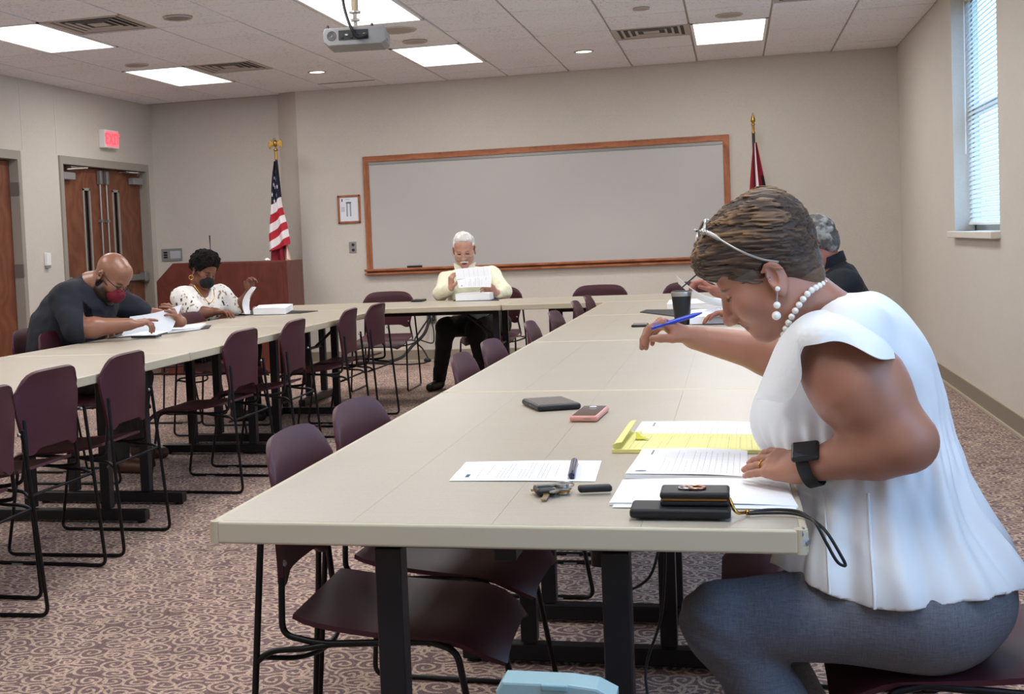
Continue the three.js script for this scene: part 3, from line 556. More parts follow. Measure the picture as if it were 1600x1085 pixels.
function bounds(list, m = .03) { const lo = [9e9, 9e9, 9e9], hi = [-9e9, -9e9, -9e9]; for (const p of list) if (!p.sub) for (let i = 0; i < 3; i++) { lo[i] = Math.min(lo[i], p.lo[i] - m); hi[i] = Math.max(hi[i], p.hi[i] + m); } return [lo, hi]; }
function skin(f, [lo, hi], cell, color) {                            // surface nets
  const n = [0, 1, 2].map(i => Math.max(4, Math.ceil((hi[i] - lo[i]) / cell) + 1)), [nx, ny, nz] = n, G = new Float32Array(nx * ny * nz), B = 4, R = cell * B * .9;
  for (let k = 0; k < nz; k += B) for (let j = 0; j < ny; j += B) for (let i = 0; i < nx; i += B) {
    const i1 = Math.min(i + B, nx), j1 = Math.min(j + B, ny), k1 = Math.min(k + B, nz), c = f(lo[0] + (i + 1.5) * cell, lo[1] + (j + 1.5) * cell, lo[2] + (k + 1.5) * cell), far = Math.abs(c) > R * 1.7;
    for (let c2 = k; c2 < k1; c2++) for (let b = j; b < j1; b++) for (let a = i; a < i1; a++) G[(c2 * ny + b) * nx + a] = far ? c : f(lo[0] + a * cell, lo[1] + b * cell, lo[2] + c2 * cell);
  }
  const id = new Int32Array(nx * ny * nz).fill(-1), pos = [], idx = [], E = [[0, 1], [2, 3], [4, 5], [6, 7], [0, 2], [1, 3], [4, 6], [5, 7], [0, 4], [1, 5], [2, 6], [3, 7]], v = new Float32Array(8);
  for (let k = 0; k < nz - 1; k++) for (let j = 0; j < ny - 1; j++) for (let i = 0; i < nx - 1; i++) {
    const o = (k * ny + j) * nx + i; let mask = 0;
    for (let c = 0; c < 8; c++) { v[c] = G[o + (c & 1) + ((c >> 1) & 1) * nx + (c >> 2) * nx * ny]; if (v[c] < 0) mask |= 1 << c; }
    if (mask === 0 || mask === 255) continue;
    let x = 0, y = 0, z = 0, m = 0;
    for (const [a, b] of E) if ((v[a] < 0) !== (v[b] < 0)) { const t = v[a] / (v[a] - v[b]); x += (a & 1) + ((b & 1) - (a & 1)) * t; y += ((a >> 1) & 1) + (((b >> 1) & 1) - ((a >> 1) & 1)) * t; z += (a >> 2) + ((b >> 2) - (a >> 2)) * t; m++; }
    id[o] = pos.length / 3; pos.push(lo[0] + (i + x / m) * cell, lo[1] + (j + y / m) * cell, lo[2] + (k + z / m) * cell);
  }
  const S = [1, nx, nx * ny];
  for (let k = 1; k < nz - 1; k++) for (let j = 1; j < ny - 1; j++) for (let i = 1; i < nx - 1; i++) {
    const o = (k * ny + j) * nx + i, s0 = G[o] < 0;
    for (let d = 0; d < 3; d++) { if (s0 === (G[o + S[d]] < 0)) continue; const u = S[(d + 1) % 3], w = S[(d + 2) % 3], a = id[o], b = id[o - u], c = id[o - u - w], e = id[o - w]; if (a < 0 || b < 0 || c < 0 || e < 0) continue; s0 ? idx.push(a, b, c, a, c, e) : idx.push(a, c, b, a, e, c); }
  }
  const N = pos.length / 3, nor = new Float32Array(N * 3), h = cell * .6, col = color ? new Float32Array(N * 3) : null;
  for (let i = 0; i < N; i++) {
    const x = pos[3 * i], y = pos[3 * i + 1], z = pos[3 * i + 2]; let a = f(x + h, y, z) - f(x - h, y, z), b = f(x, y + h, z) - f(x, y - h, z), c = f(x, y, z + h) - f(x, y, z - h); const l = Math.hypot(a, b, c) || 1;
    nor[3 * i] = a / l; nor[3 * i + 1] = b / l; nor[3 * i + 2] = c / l; if (col) { const q = color(x, y, z); col[3 * i] = q[0]; col[3 * i + 1] = q[1]; col[3 * i + 2] = q[2]; }
  }
  const g = new THREE.BufferGeometry(); g.setAttribute('position', new THREE.Float32BufferAttribute(pos, 3)); g.setAttribute('normal', new THREE.BufferAttribute(nor, 3)); if (col) g.setAttribute('color', new THREE.BufferAttribute(col, 3)); g.setIndex(idx); return g;
}
const mergeCol = l => mergeGeometries(l.map(g => g.toNonIndexed()));
const lin = h => { const c = new THREE.Color(h); return [c.r, c.g, c.b]; };
const mix = (a, b, t) => [a[0] + (b[0] - a[0]) * t, a[1] + (b[1] - a[1]) * t, a[2] + (b[2] - a[2]) * t];
const step = (a, b, x) => { const t = clamp((x - a) / (b - a)); return t * t * (3 - 2 * t); };
const vc = (o = {}) => phy({ vertexColors: true, roughness: .55, ...o });

// hand: wrist, direction to the knuckles d, palm side n, thumb side t; curl per finger in radians [base, middle, tip]
function hand(w, d, n, t, curl, s = 1, thumb = { out: .75, fwd: .6, in: .25, bend: .3 }) {
  w = V(...vec(w)); d = d.clone().normalize(); n = n.clone().addScaledVector(d, -n.dot(d)).normalize(); t = t.clone().addScaledVector(d, -t.dot(d)).addScaledVector(n, -t.dot(n)).normalize();
  const at = (a, b, c) => w.clone().addScaledVector(d, a * s).addScaledVector(t, b * s).addScaledVector(n, c * s), L = [.074, .082, .076, .06], off = [.029, .0095, -.0105, -.029], base = [.088, .092, .087, .078], out = [], fan = [.10, .02, -.06, -.14], tips = [], prox = [];
  for (let i = 0; i < 4; i++) out.push(cap(at(.0, off[i] * .62, 0), at(base[i], off[i], -.002), .0145 * s, .0115 * s, .014));
  out.push(cap(at(.02, .016, .006), at(.06, .024, .004), .016 * s, .013 * s, .012), cap(at(.02, -.018, .006), at(.06, -.024, .004), .015 * s, .012 * s, .012));
  for (let i = 0; i < 4; i++) {
    let p = at(base[i], off[i], -.002), a = 0, R = [.0098, .0088, .0078, .0066].map(v => v * s * (i === 3 ? .88 : 1)); const c = curl[i] || curl[0], f = [.46, .3, .24];
    for (let j = 0; j < 3; j++) { a += c[j]; const dir = d.clone().multiplyScalar(Math.cos(a)).addScaledVector(n, Math.sin(a)).addScaledVector(t, fan[i] * Math.cos(a)).normalize(), q = p.clone().addScaledVector(dir, L[i] * f[j] * s); out.push(cap(p, q, R[j], R[j + 1], j ? .003 : .006)); if (!j) prox.push([p.clone().lerp(q, .5), dir]); p = q; }
    tips.push(p);
  }
  let p = at(.022, .026, .006); const t1 = t.clone().multiplyScalar(thumb.out).addScaledVector(d, thumb.fwd).addScaledVector(n, thumb.in).normalize(), q = p.clone().addScaledVector(t1, .042 * s);
  out.push(cap(p, q, .0135 * s, .0112 * s, .012)); const t2 = t1.clone().addScaledVector(d, thumb.bend).addScaledVector(t, -thumb.bend).normalize(), r = q.clone().addScaledVector(t2, .03 * s), e = r.clone().addScaledVector(t2, .02 * s);
  out.push(cap(q, r, .0108 * s, .0098 * s, .004), cap(r, e, .0098 * s, .0075 * s, .004)); tips.push(e);
  out.tips = tips; out.prox = prox; return out;
}
// head in its own frame (x to the person's left, y up, z to the front), placed by origin o and a quaternion
function frame(o, fwd, up) { const z = fwd.clone().normalize(), x = up.clone().cross(z).normalize(), y = z.clone().cross(x); const m = new THREE.Matrix4().makeBasis(x, y, z), q = new THREE.Quaternion().setFromRotationMatrix(m); return { o: V(...vec(o)), q, at: (a, b, c) => V(a, b, c).applyQuaternion(q).add(V(...vec(o))), inv: q.clone().invert() }; }
function headPrims(H, s, o = {}) {
  const A = (x, y, z) => H.at(x * s, y * s, z * s), E = (x, y, z, a, b, c, k = .02, sub, q) => ell(A(x, y, z), [a * s, b * s, c * s], q ? H.q.clone().multiply(q) : H.q, k * s, sub), C = (a, b, ra, rb, k) => cap(A(...a), A(...b), ra * s, (rb ?? ra) * s, k * s), w = o.wide ?? 1, e = o.eye ?? .0115, [cy, cz] = o.chin ?? [-.096, .066], my = o.mouth ?? 0;
  const L = [E(0, .045, -.012, .074 * w, .083, .093), E(0, -.018, .028, .064 * w, .085 - (cy + .096), .066, .03), C([.036 * w, -.066 + (cy + .096) * .6, .012], [0, cy, cz], .03 * w, .02, .03), C([-.036 * w, -.066 + (cy + .096) * .6, .012], [0, cy, cz], .03 * w, .02, .03),
    E(0, .062, .052, .056, .045, .036, .03), E(.04 * w, -.022, .058, .026, .026, .024, .025), E(-.04 * w, -.022, .058, .026, .026, .024, .025),
    C([-.034, .024, .078], [.034, .024, .078], .0095, .0095, .016), E(.031, .0, .098, .017, .0125, .014, .012, true), E(-.031, .0, .098, .017, .0125, .014, .012, true), E(.031, .001, .0775, .0145, e, .0135, .004), E(-.031, .001, .0775, .0145, e, .0135, .004),
    C([0, .012, .089], [0, -.032, .108], .0085, .0115, .014), E(0, -.034, .108, .0125, .0105, .012, .008), E(.0135, -.038, .098, .0085, .0085, .011, .007), E(-.0135, -.038, .098, .0085, .0085, .011, .007),
    E(0, -.064 + my, .086 - my * .3, .023, .0085, .0125, .008), E(0, -.0755 + my, .084 - my * .4, .02, .0085, .012, .005), E(0, cy - .0025, cz + .008, .019, .016, .017, .014)];
  if (o.jowl) L.push(E(0, -.085, .02, .062 * w, .045, .05, .04));
  for (const x of [1, -1]) { const q = new THREE.Quaternion().setFromEuler(new THREE.Euler(-.12, x * .42, 0)); L.push(E(x * .078 * w, -.004, -.012, .008, .032, .019, .006, false, q), E(x * .0795 * w, -.030, -.006, .006, .012, .010, .006, false, q), E(x * .086 * w, .002, -.006, .006, .018, .010, .004, true, q), C([x * .083 * w, .024, -.006], [x * .085 * w, .004, -.029], .003, .003, .004), C([x * .083 * w, .024, -.006], [x * .080 * w, .016, .006], .003, .003, .004)); }
  return L;
}
function headColor(H, s, c) {                                        // skin, lips, brows, eyes and lashes as colours of the face
  const t = V(0, 0, 0);
  return (X, Y, Z) => {
    t.set(X, Y, Z).sub(H.o).applyQuaternion(H.inv).multiplyScalar(1 / s); const { x, y, z } = t, ax = Math.abs(x); let q = mix(c.skin, c.ruddy ?? c.skin, step(.0, .9, noise(x * 45, y * 45, z * 45) * .5 + .5) * .55);
    if (z > .05) {
      const lip = Math.hypot(x / .024, (y + .0695 - (c.mouth ?? 0)) / .0135); if (lip < 1) q = mix(q, c.lip ?? c.skin, step(1, .7, lip));
      const ex = Math.hypot((ax - .031) / .0145, (y - .0005) / .0042); if (ex < 1) q = mix(q, c.eye ?? [.02, .015, .012], step(1, .75, ex));
      const lash = Math.hypot((ax - .031) / .017, (y - .004) / .002); if (lash < 1) q = [.02, .014, .012];
      const br = Math.hypot((ax - .032) / .021, (y - .0225 + (ax - .032) ** 2 * 9) / .0045); if (br < 1) q = mix(q, c.brow ?? [.04, .025, .018], .8 * step(1, .6, br));
    }
    return c.extra ? c.extra(q, x, y, z) : q;
  };
}
// ---------------------------------------------------------------- the woman in white
{
  const t = thing('person', 'woman in a white sleeveless blouse and pearls, writing at the foreground table', 'person');
  const skinC = lin(0xa8745c), ruddy = lin(0x9a6450), ZC = -2.6, s = .985;
  const H = frame(P(1204, 431, -2.57), V(-.87, -.5, -.06), V(-.5, .87, 0));
  const neckB = P(1292, 500, -2.6);
  const head = [...headPrims(H, s, { eye: .0095, chin: [-.081, .058], mouth: .01 }), cap(H.at(0, -.055 * s, -.025 * s), neckB, .054, .062, .035)];
  const hc = headColor(H, s, { skin: lin(0xae7a62), ruddy: lin(0xa26a56), mouth: .01, lip: lin(0x7a3836), brow: lin(0x4a3020) });
  const LS = P(1316, 574, -2.42), LE = P(1414, 690, -2.38), LW = PY(1262, 730, .816), RS = P(1312, 560, -2.78), RE = P(1262, 566, -2.95), RW = P(1088, 528, -2.96);
  const arms = [cap(P(1330, 585, -2.52), LS, .06, .07, .04), cap(LS, LS.clone().lerp(LE, .3), .058, .073, .03), cap(LS.clone().lerp(LE, .3), LE, .073, .049, .04), cap(LE, LE.clone().lerp(LW, .3), .047, .05, .03), cap(LE.clone().lerp(LW, .3), LW, .05, .027, .02),
    cap(P(1330, 585, -2.68), RS, .06, .065, .04), cap(RS, RE, .07, .05, .04), cap(RE, RE.clone().lerp(RW, .3), .048, .046, .03), cap(RE.clone().lerp(RW, .3), RW, .046, .027, .03),
    cap(neckB, P(1325, 580, ZC), .063, .09, .05), ell(P(1322, 580, ZC), [.085, .085, .13], null, .05), ell(P(1300, 650, ZC), [.09, .09, .10], null, .05), cap(P(1345, 700, ZC), P(1370, 860, ZC), .09, .11, .05)];
  const dL = PY(1133, 715, .808).sub(LW), lh = hand(LW, dL, V(.1, -.78, -.62), V(0, .6, -.8), [[.16, .16, .1], [.14, .16, .1], [.1, .14, .1], [.06, .12, .1]], .95, { out: .35, fwd: .85, in: .45, bend: .15 });
  const rh = hand(RW, P(1040, 508, -2.95).sub(RW), V(-.45, -.85, .1), V(-.1, .35, 1), [[.75, .75, .3], [.95, .6, .3], [1.05, .55, .3], [1.1, .5, .3]], .92, { out: .45, fwd: .9, in: .45, bend: .15 });
  lh.push(cap(LW.clone().lerp(LE, .12), LW.clone().addScaledVector(dL, .1), .029, .023, .02)); rh.push(cap(RW.clone().lerp(RE, .15), RW, .03, .025, .02));
  const flat = (x, y, z) => mix(skinC, ruddy, step(-.4, .8, noise(x * 40, y * 40, z * 40)) * .5);
  const nail = tips => (x, y, z) => { let q = flat(x, y, z); for (const p of tips) { const d = Math.hypot(x - p.x, y - p.y - .005, z - p.z); if (d < .0085) q = mix(q, lin(0xd9a79a), step(.0085, .006, d)); } return q; };
  part('body', mergeCol([skin(join(arms), bounds(arms), .008, flat), skin(join(head), bounds(head), .0032, hc), skin(join(lh), bounds(lh), .0026, nail(lh.tips)), skin(join(rh), bounds(rh), .003, flat)]), vc({ roughness: .5, sheen: .15 }), t);
  // blouse
  const bl = [ell(P(1327, 575, ZC), [.118, .115, .178], null, .04), ell(P(1365, 560, ZC), [.088, .105, .185], null, .05), ell(P(1340, 505, ZC), [.055, .045, .11], null, .05), ell(P(1268, 655, ZC - .02), [.105, .1, .122], null, .05), ell(P(1350, 655, ZC), [.145, .15, .172], null, .06), ell(P(1378, 775, ZC), [.155, .15, .185], null, .06), ell(P(1388, 870, ZC), [.205, .13, .212], null, .07), cap(P(1335, 525, -2.44), P(1335, 525, -2.76), .062, .062, .05), ell(P(1400, 905, ZC), [.222, .10, .222], null, .05)];
  const bj = join(bl), cutN = ell(P(1284, 487, -2.59), [.07, .044, .074], new THREE.Quaternion().setFromAxisAngle(V(0, 0, 1), -.35)), cutA = ell(P(1285, 592, -2.40), [.06, .058, .062]), cutB = ell(P(1290, 590, -2.80), [.06, .06, .06]), c0 = P(1375, 780, ZC);
  const blouse = (x, y, z) => {
    let d = bj(x, y, z); if (Math.abs(d) < .06) {
      const a = Math.atan2(z - c0.z, x - c0.x), dn = clamp((1.0 - y) / .4), w = noise(x * 5, y * 4, z * 5);
      d += .010 * dn * Math.sin(a * 10 + w * 3.2 + y * 3) + .004 * dn * Math.sin(a * 23 - y * 7 + w * 4) + .0035 * Math.sin(a * 31 + w * 5) * step(.75, .82, y) * step(.92, .82, y) + .008 * noise(x * 10 + y * 6, y * 8 - x * 8, z * 10) + .0035 * Math.sin((x * .8 + y * .55) * 90 + w * 3) * step(.95, 1.05, y) * step(.16, .24, x);
    }
    const hem = .587 + .035 * clamp((.18 - x) / .16) + .006 * Math.sin(x * 20);
    return Math.max(smax(smax(smax(d, -cutN.f(x, y, z), .008), -cutA.f(x, y, z), .006), -cutB.f(x, y, z), .006), hem - y);
  };
  const cloth = phy({ color: 0xe9ecef, roughness: .75, sheen: .3, sheenRoughness: .5, side: THREE.DoubleSide });
  const B = part('blouse', skin(blouse, bounds(bl), .0052), cloth, t);
  // stitched seams down the side of the blouse
  for (const u0 of [1291, 1358]) { const pts = []; for (let v = 775; v <= 944; v += 6) { const q = P(u0 + (v - 775) * .03, v, -2.41); let z = -2.3; while (z > -2.6 && blouse(q.x, q.y, z) > 0) z -= .001; if (z > -2.6) pts.push(V(q.x, q.y, z + .0005)); } if (pts.length > 4) part('seam', poly(pts, .0028, 6), cloth, B); }
  // flutter sleeves and the placket seams
  const curve = l => new THREE.CatmullRomCurve3(l.map(p => P(...p)));
  const flut = (inn, out, sg) => shell((u, v) => { const a = inn.getPoint(u), b = out.getPoint(u), p = a.lerp(b, v); p.z += sg * (.042 * Math.sin(v * 3.1) * Math.sin(u * 3.1) + .006 * v * Math.sin(u * 26)); p.y += .012 * Math.sin(v * 3.1) * Math.sin(u * 3.14) + .004 * v * Math.sin(u * 20 + 1); return p; }, 48, 14, .0016);
  part('sleeve', flut(curve([[1180, 622, -2.49], [1197, 578, -2.475], [1222, 525, -2.47], [1262, 490, -2.475], [1312, 486, -2.47], [1366, 508, -2.46], [1402, 558, -2.43]]), curve([[1182, 627, -2.47], [1229, 626, -2.40], [1251, 596, -2.375], [1254, 543, -2.35], [1292, 534, -2.33], [1342, 547, -2.312], [1382, 560, -2.325], [1404, 566, -2.40]]), 1), cloth, B);
  part('sleeve', flut(curve([[1200, 578, -2.72], [1225, 530, -2.73], [1262, 490, -2.73], [1312, 488, -2.75], [1362, 512, -2.77]]), curve([[1215, 600, -2.80], [1230, 560, -2.86], [1270, 534, -2.88], [1320, 540, -2.88], [1370, 550, -2.84]]), -1), cloth, B);
  // trousers
  const pts = [ell(P(1445, 935, ZC), [.148, .125, .195], null, .05), ell(P(1400, 915, ZC), [.19, .11, .2], null, .05)];
  for (const [z, du] of [[-2.49, 0], [-2.70, 25]]) { const hip = P(1430 + du, 948, z), knee = P(1125 + du, 972, z), ank = V(knee.x + .24, .1, z - .02); pts.push(cap(hip, knee, .105, .068, .05), cap(knee, knee.clone().lerp(ank, .35), .068, .06, .03), cap(knee.clone().lerp(ank, .35), ank, .062, .05, .03)); }
  const pj = join(pts), trousers = (x, y, z) => { let d = pj(x, y, z); if (Math.abs(d) < .05) d += .003 * noise(x * 14, y * 14, z * 14) + .0022 * Math.sin((x * .5 + y) * 120 + noise(x * 8, y * 8, z * 8) * 4) * step(.02, -.08, x) ; return Math.max(d, y - .70); };
  part('trousers', uvBox(skin(trousers, bounds(pts), .0075)), std({ map: rep(denimTex, 3), roughness: .85 }), t);
  for (const [z, du] of [[-2.49, 0], [-2.70, 25]]) { const k = P(1125 + du, 972, z), a = V(k.x + .24, .1, z - .02), sh = [cap([a.x + .03, .045, a.z], [a.x - .16, .035, a.z], .042, .032, .02), cap(a, [a.x, .05, a.z], .045, .042, .03)]; part('shoe', skin((x, y, q) => Math.max(join(sh)(x, y, q), -y + .001), bounds(sh), .007), M.black, t); }
  // hair
  const HP = (x, y, z, a, b, c, k = .02, sub) => ell(H.at(x * s, y * s, z * s), [a * s, b * s, c * s], H.q, k, sub);
  const hp = [HP(0, .052, -.012, .086, .092, .1), HP(0, .104, -.008, .07, .048, .08, .04), HP(.03, .094, .058, .045, .034, .043, .03), HP(-.03, .094, .058, .045, .034, .043, .03), HP(0, .08, -.056, .07, .06, .05, .04), HP(.025, .078, .078, .045, .03, .034, .02), HP(-.025, .078, .078, .045, .03, .034, .02), HP(0, -.02, -.056, .052, .05, .036, .03)], hj = join(hp), ear = [HP(.088, -.004, -.010, .026, .034, .024), HP(-.088, -.004, -.010, .026, .034, .024)], tv = V(0, 0, 0);
  const loc = (X, Y, Z) => tv.set(X, Y, Z).sub(H.o).applyQuaternion(H.inv).multiplyScalar(1 / s);
  const strand = (x, y, z) => { const w = noise(x * 14, y * 14, z * 9) * .9; const v = y * 1.1 - z * .62 + noise(x * 22, y * 22, z * 16) * .006; return .4 * noise(x * 70 + w, v * 75, z * 13) + .4 * noise(x * 170, v * 200 + w, z * 26) + .35 * noise(x * 300, v * 420, z * 40 + w); };
  const hairF = (X, Y, Z) => { let d = hj(X, Y, Z); if (Math.abs(d) < .06) { const { x, y, z } = loc(X, Y, Z); d -= .0062 * strand(x, y, z) * (y > 0 ? 1 : .35); d = smax(d, (z - .045 - (y + .02) * 1.0) * .7 * s, .012); d = smax(d, (-(y + .016) + (z < 0 ? z * .84 : z * .12)) * .76 * s, .012); for (const e of ear) d = smax(d, -e.f(X, Y, Z), .008); } return d; };
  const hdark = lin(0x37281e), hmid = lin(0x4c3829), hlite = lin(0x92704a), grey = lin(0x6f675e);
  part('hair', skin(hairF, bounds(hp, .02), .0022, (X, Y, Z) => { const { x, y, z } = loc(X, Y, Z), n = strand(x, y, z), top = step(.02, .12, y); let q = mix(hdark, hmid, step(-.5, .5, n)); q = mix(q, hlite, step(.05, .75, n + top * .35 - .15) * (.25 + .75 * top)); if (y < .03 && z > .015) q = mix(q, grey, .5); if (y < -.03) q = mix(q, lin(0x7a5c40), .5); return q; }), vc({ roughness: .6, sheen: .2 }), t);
  // jewellery, watch, glasses pushed up into the hair
  const nl = new THREE.Group(); nl.name = 'pearl_necklace'; t.add(nl); const pg = new THREE.SphereGeometry(.0062, 14, 10);
  const nc = new THREE.CatmullRomCurve3([P(1291, 440, -2.58), P(1281, 446, -2.535), P(1263, 458, -2.508), P(1247, 479, -2.500), P(1232, 505, -2.503), P(1220, 536, -2.52), P(1214, 562, -2.56), P(1214, 562, -2.64), P(1222, 536, -2.68), P(1247, 479, -2.70), P(1281, 446, -2.66)], true);
  const n = Math.round(nc.getLength() / .0126); for (let k = 0; k < n; k++) { const m = part('pearl', pg, M.pearl, nl); m.position.copy(nc.getPointAt(k / n)); }
  const er = new THREE.Group(); er.name = 'earring'; t.add(er); const ez = -2.57 + .088; for (const [u, v, r] of [[1215, 451.5, .0048], [1214, 477, .0066], [1213, 493.5, .0083]]) { const m = part('pearl', new THREE.SphereGeometry(r, 18, 12), M.pearl, er); m.position.copy(P(u, v, ez)); } part('drop_chain', rod(P(1214.5, 455, ez), P(1214, 472, ez), .0014, 6), M.steel, er);
  const wa = LW.clone().lerp(LE, .035), ax = LE.clone().sub(LW).normalize(), wq = new THREE.Quaternion().setFromUnitVectors(V(0, 0, 1), ax);
  const wt = new THREE.Group(); wt.name = 'watch'; t.add(wt);
  const ring = (R, r, w) => lathe([[R, -w], [R + r, -w], [R + r, w], [R, w], [R, -w]], 36).rotateX(Math.PI / 2).applyQuaternion(wq).translate(wa.x, wa.y, wa.z);
  part('strap', ring(.034, .004, .011), M.black, wt);
  const wf = frame(wa.clone().addScaledVector(V(-.25, .75, .62).normalize(), .041), V(-.25, .75, .62), ax.clone().negate()); const put = g => g.applyQuaternion(wf.q).translate(wf.o.x, wf.o.y, wf.o.z);
  part('case', put(new RoundedBoxGeometry(.042, .048, .011, 3, .005)), M.darkPlastic, wt); part('dial', put(new RoundedBoxGeometry(.035, .041, .002, 2, .001).translate(0, 0, .006)), M.glassDark, wt);
  const [rp, rd] = lh.prox[2], rg = new THREE.TorusGeometry(.0098, .0018, 8, 24); rg.applyQuaternion(new THREE.Quaternion().setFromUnitVectors(V(0, 0, 1), rd)); rg.translate(rp.x, rp.y, rp.z); part('finger_ring', rg, M.gold, t);
  const gl = new THREE.Group(); gl.name = 'eyeglasses'; t.add(gl); const GA = (x, y, z) => H.at(x * s, y * s, z * s);
  for (const x of [.034, -.034]) { const g = new THREE.TorusGeometry(.0235, .0028, 8, 28); g.scale(1.1, .9, 1); g.rotateX(-.8); g.rotateY(x > 0 ? .35 : -.35); g.applyQuaternion(H.q); const p = GA(x, .139, .062); g.translate(p.x, p.y, p.z); part('rim', g, M.steel, gl); }
  part('bridge', tube([GA(-.012, .145, .07), GA(0, .149, .073), GA(.012, .145, .07)], .0022), M.steel, gl);
  for (const x of [1, -1]) { part('temple', poly(tubePts([GA(x * .058, .138, .056), GA(x * .08, .12, .043), GA(x * .096, .074, .018), GA(x * .094, .038, -.008), GA(x * .088, .018, -.03)], 24), u => u < .3 ? .0042 : .002, 8), M.steel, gl); part('hinge_ornament', [ball(.0055, ...GA(x * .06, .138, .058).toArray()), ball(.005, ...GA(x * .066, .134, .054).toArray()), ball(.0045, ...GA(x * .072, .129, .049).toArray())], M.steel, gl); }
  // the pen in her right hand
  const a = P(1012, 515, -2.91), b = P(1097, 489, -2.93), d = b.clone().sub(a).normalize(), bm = phy({ color: 0x1740c8, roughness: .3, clearcoat: .5 }), pn = thing('pen', 'blue pen in the raised hand of the woman in white', 'pen');
  part('barrel', poly([a, a.clone().addScaledVector(d, .012), b.clone().addScaledVector(d, -.02), b], u => u === 0 ? .003 : u === 1 ? .0015 : .0048, 10), bm, pn); part('clip', rod(a.clone().addScaledVector(d, .01).add(V(0, .007, 0)), a.clone().addScaledVector(d, .045).add(V(0, .007, 0)), .0016, 6), bm, pn);
}
// ---------------------------------------------------------------- papers, pads and other things on the tables
const ink = (seedN, draw) => canvas(512, 396, (c, w, h) => { c.fillStyle = '#f6f7fa'; c.fillRect(0, 0, w, h); seed = seedN; draw(c, w, h); });
const lines = (c, x0, y0, x1, y1, n, col = '#6b7078', lw = 2) => {      // rows of text too small to read; each row a run of short words
  c.fillStyle = col; for (let k = 0; k < n; k++) { const y = y0 + (y1 - y0) * k / n; let x = x0; const end = x1 - (rnd() < .25 ? (x1 - x0) * rr(.2, .6) : 0); while (x < end) { const l = rr(6, 22); c.fillRect(x, y, Math.min(l, end - x), lw); x += l + 5; } } };
const colText = (c, x0, y0, x1, y1, n, col) => { c.save(); c.translate(x0, y1); c.rotate(-Math.PI / 2); lines(c, 0, 0, y1 - y0, x1 - x0, n, col); c.restore(); };
const letterTex = ink(11, (c, w, h) => { c.font = 'bold 26px sans-serif'; c.fillStyle = '#555b66'; c.save(); c.translate(46, h - 60); c.rotate(-Math.PI / 2); c.fillRect(0, 0, 60, 14); c.restore(); colText(c, 88, 60, 100, h - 50, 1); colText(c, 120, 70, 135, h - 110, 1, '#444'); colText(c, 160, 50, 215, h - 50, 4); colText(c, 235, 50, 290, h - 50, 4); colText(c, 305, 50, 350, h - 50, 3); colText(c, 365, 90, 375, h - 80, 1); colText(c, 420, 60, 440, h - 240, 2); });
const tableSheet = ink(23, (c, w, h) => { c.fillStyle = '#3c4048'; for (let k = 0; k < 4; k++) c.fillRect(60, 30 + k * 18, 8, 14); c.fillStyle = '#7b808a'; c.beginPath(); c.ellipse(60, h - 40, 26, 12, 0, 0, 7); c.fill(); for (let x = 140; x < w - 30; x += 26) colText(c, x, 40 + (x % 3) * 20, x + 14, h - 30, 1, '#a0a5b0'); c.strokeStyle = '#c3c8d2'; c.lineWidth = 1.2; for (let y = 80; y < h - 40; y += 44) { c.beginPath(); c.moveTo(230, y); c.lineTo(w - 60, y); c.stroke(); } });
const yellowTex = canvas(512, 330, (c, w, h) => { c.fillStyle = '#f0eb9c'; c.fillRect(0, 0, w, h); c.strokeStyle = '#d3d79c'; c.lineWidth = 1.1; for (let x = 40; x < w; x += 18) { c.beginPath(); c.moveTo(x, 0); c.lineTo(x, h); c.stroke(); } seed = 41; for (const x of [70, 95, 150, 175, 245, 320, 390, 430, 470]) colText(c, x, 60, x + 8, h - 30, 1, '#b4b07a'); });
const gridTex = ink(57, (c, w, h) => { c.strokeStyle = '#aab2c0'; c.lineWidth = 2; c.strokeRect(30, 40, w - 60, h - 90); for (const x of [120, 200, 270, 330, 420]) { c.beginPath(); c.moveTo(x, 40); c.lineTo(x, h - 50); c.stroke(); } lines(c, 40, 60, w - 40, h - 60, 11, '#8890a0'); });
const pm = tx => std({ map: tx, roughness: .85, side: THREE.DoubleSide });
const paperM = { letter: pm(letterTex), tableSheet: pm(tableSheet), grid: pm(gridTex) };
// a stack of sheets lying on a table: four corner points on the top (world), thickness, top print; corner order: left-near, left-far, right-far, right-near
function sheets(parent, name, c, th, mat, curl = 0, label, edge = M.paper) {
  const g = shell((u, v) => { const a = c[0].clone().lerp(c[1], v), b = c[3].clone().lerp(c[2], v), p = a.lerp(b, u); p.y += th + curl * Math.sin(u * 3.1) * (.4 + .6 * v) + curl * .3 * noise(u * 3, v * 3, curl * 900); return p; }, 12, 6, .0006);
  if (th > .002) { const s = c.map(p => p.clone()); const q = new THREE.BufferGeometry(), top = s.map(p => p.clone().setY(p.y + th - .0004)), v = [], tri = (a, b, d) => v.push(a.x, a.y, a.z, b.x, b.y, b.z, d.x, d.y, d.z);
    for (let i = 0; i < 4; i++) { const j = (i + 1) % 4; tri(s[i], s[j], top[j]); tri(s[i], top[j], top[i]); } tri(top[0], top[1], top[2]); tri(top[0], top[2], top[3]); tri(s[0], s[2], s[1]); tri(s[0], s[3], s[2]);
    q.setAttribute('position', new THREE.Float32BufferAttribute(v, 3)); q.computeVertexNormals(); part('page_block', q, edge, parent); }
  return part(name, g, mat, parent, label);
}
const onT = (l, y = TOP) => l.map(([u, v]) => PY(u, v, y + .0006));
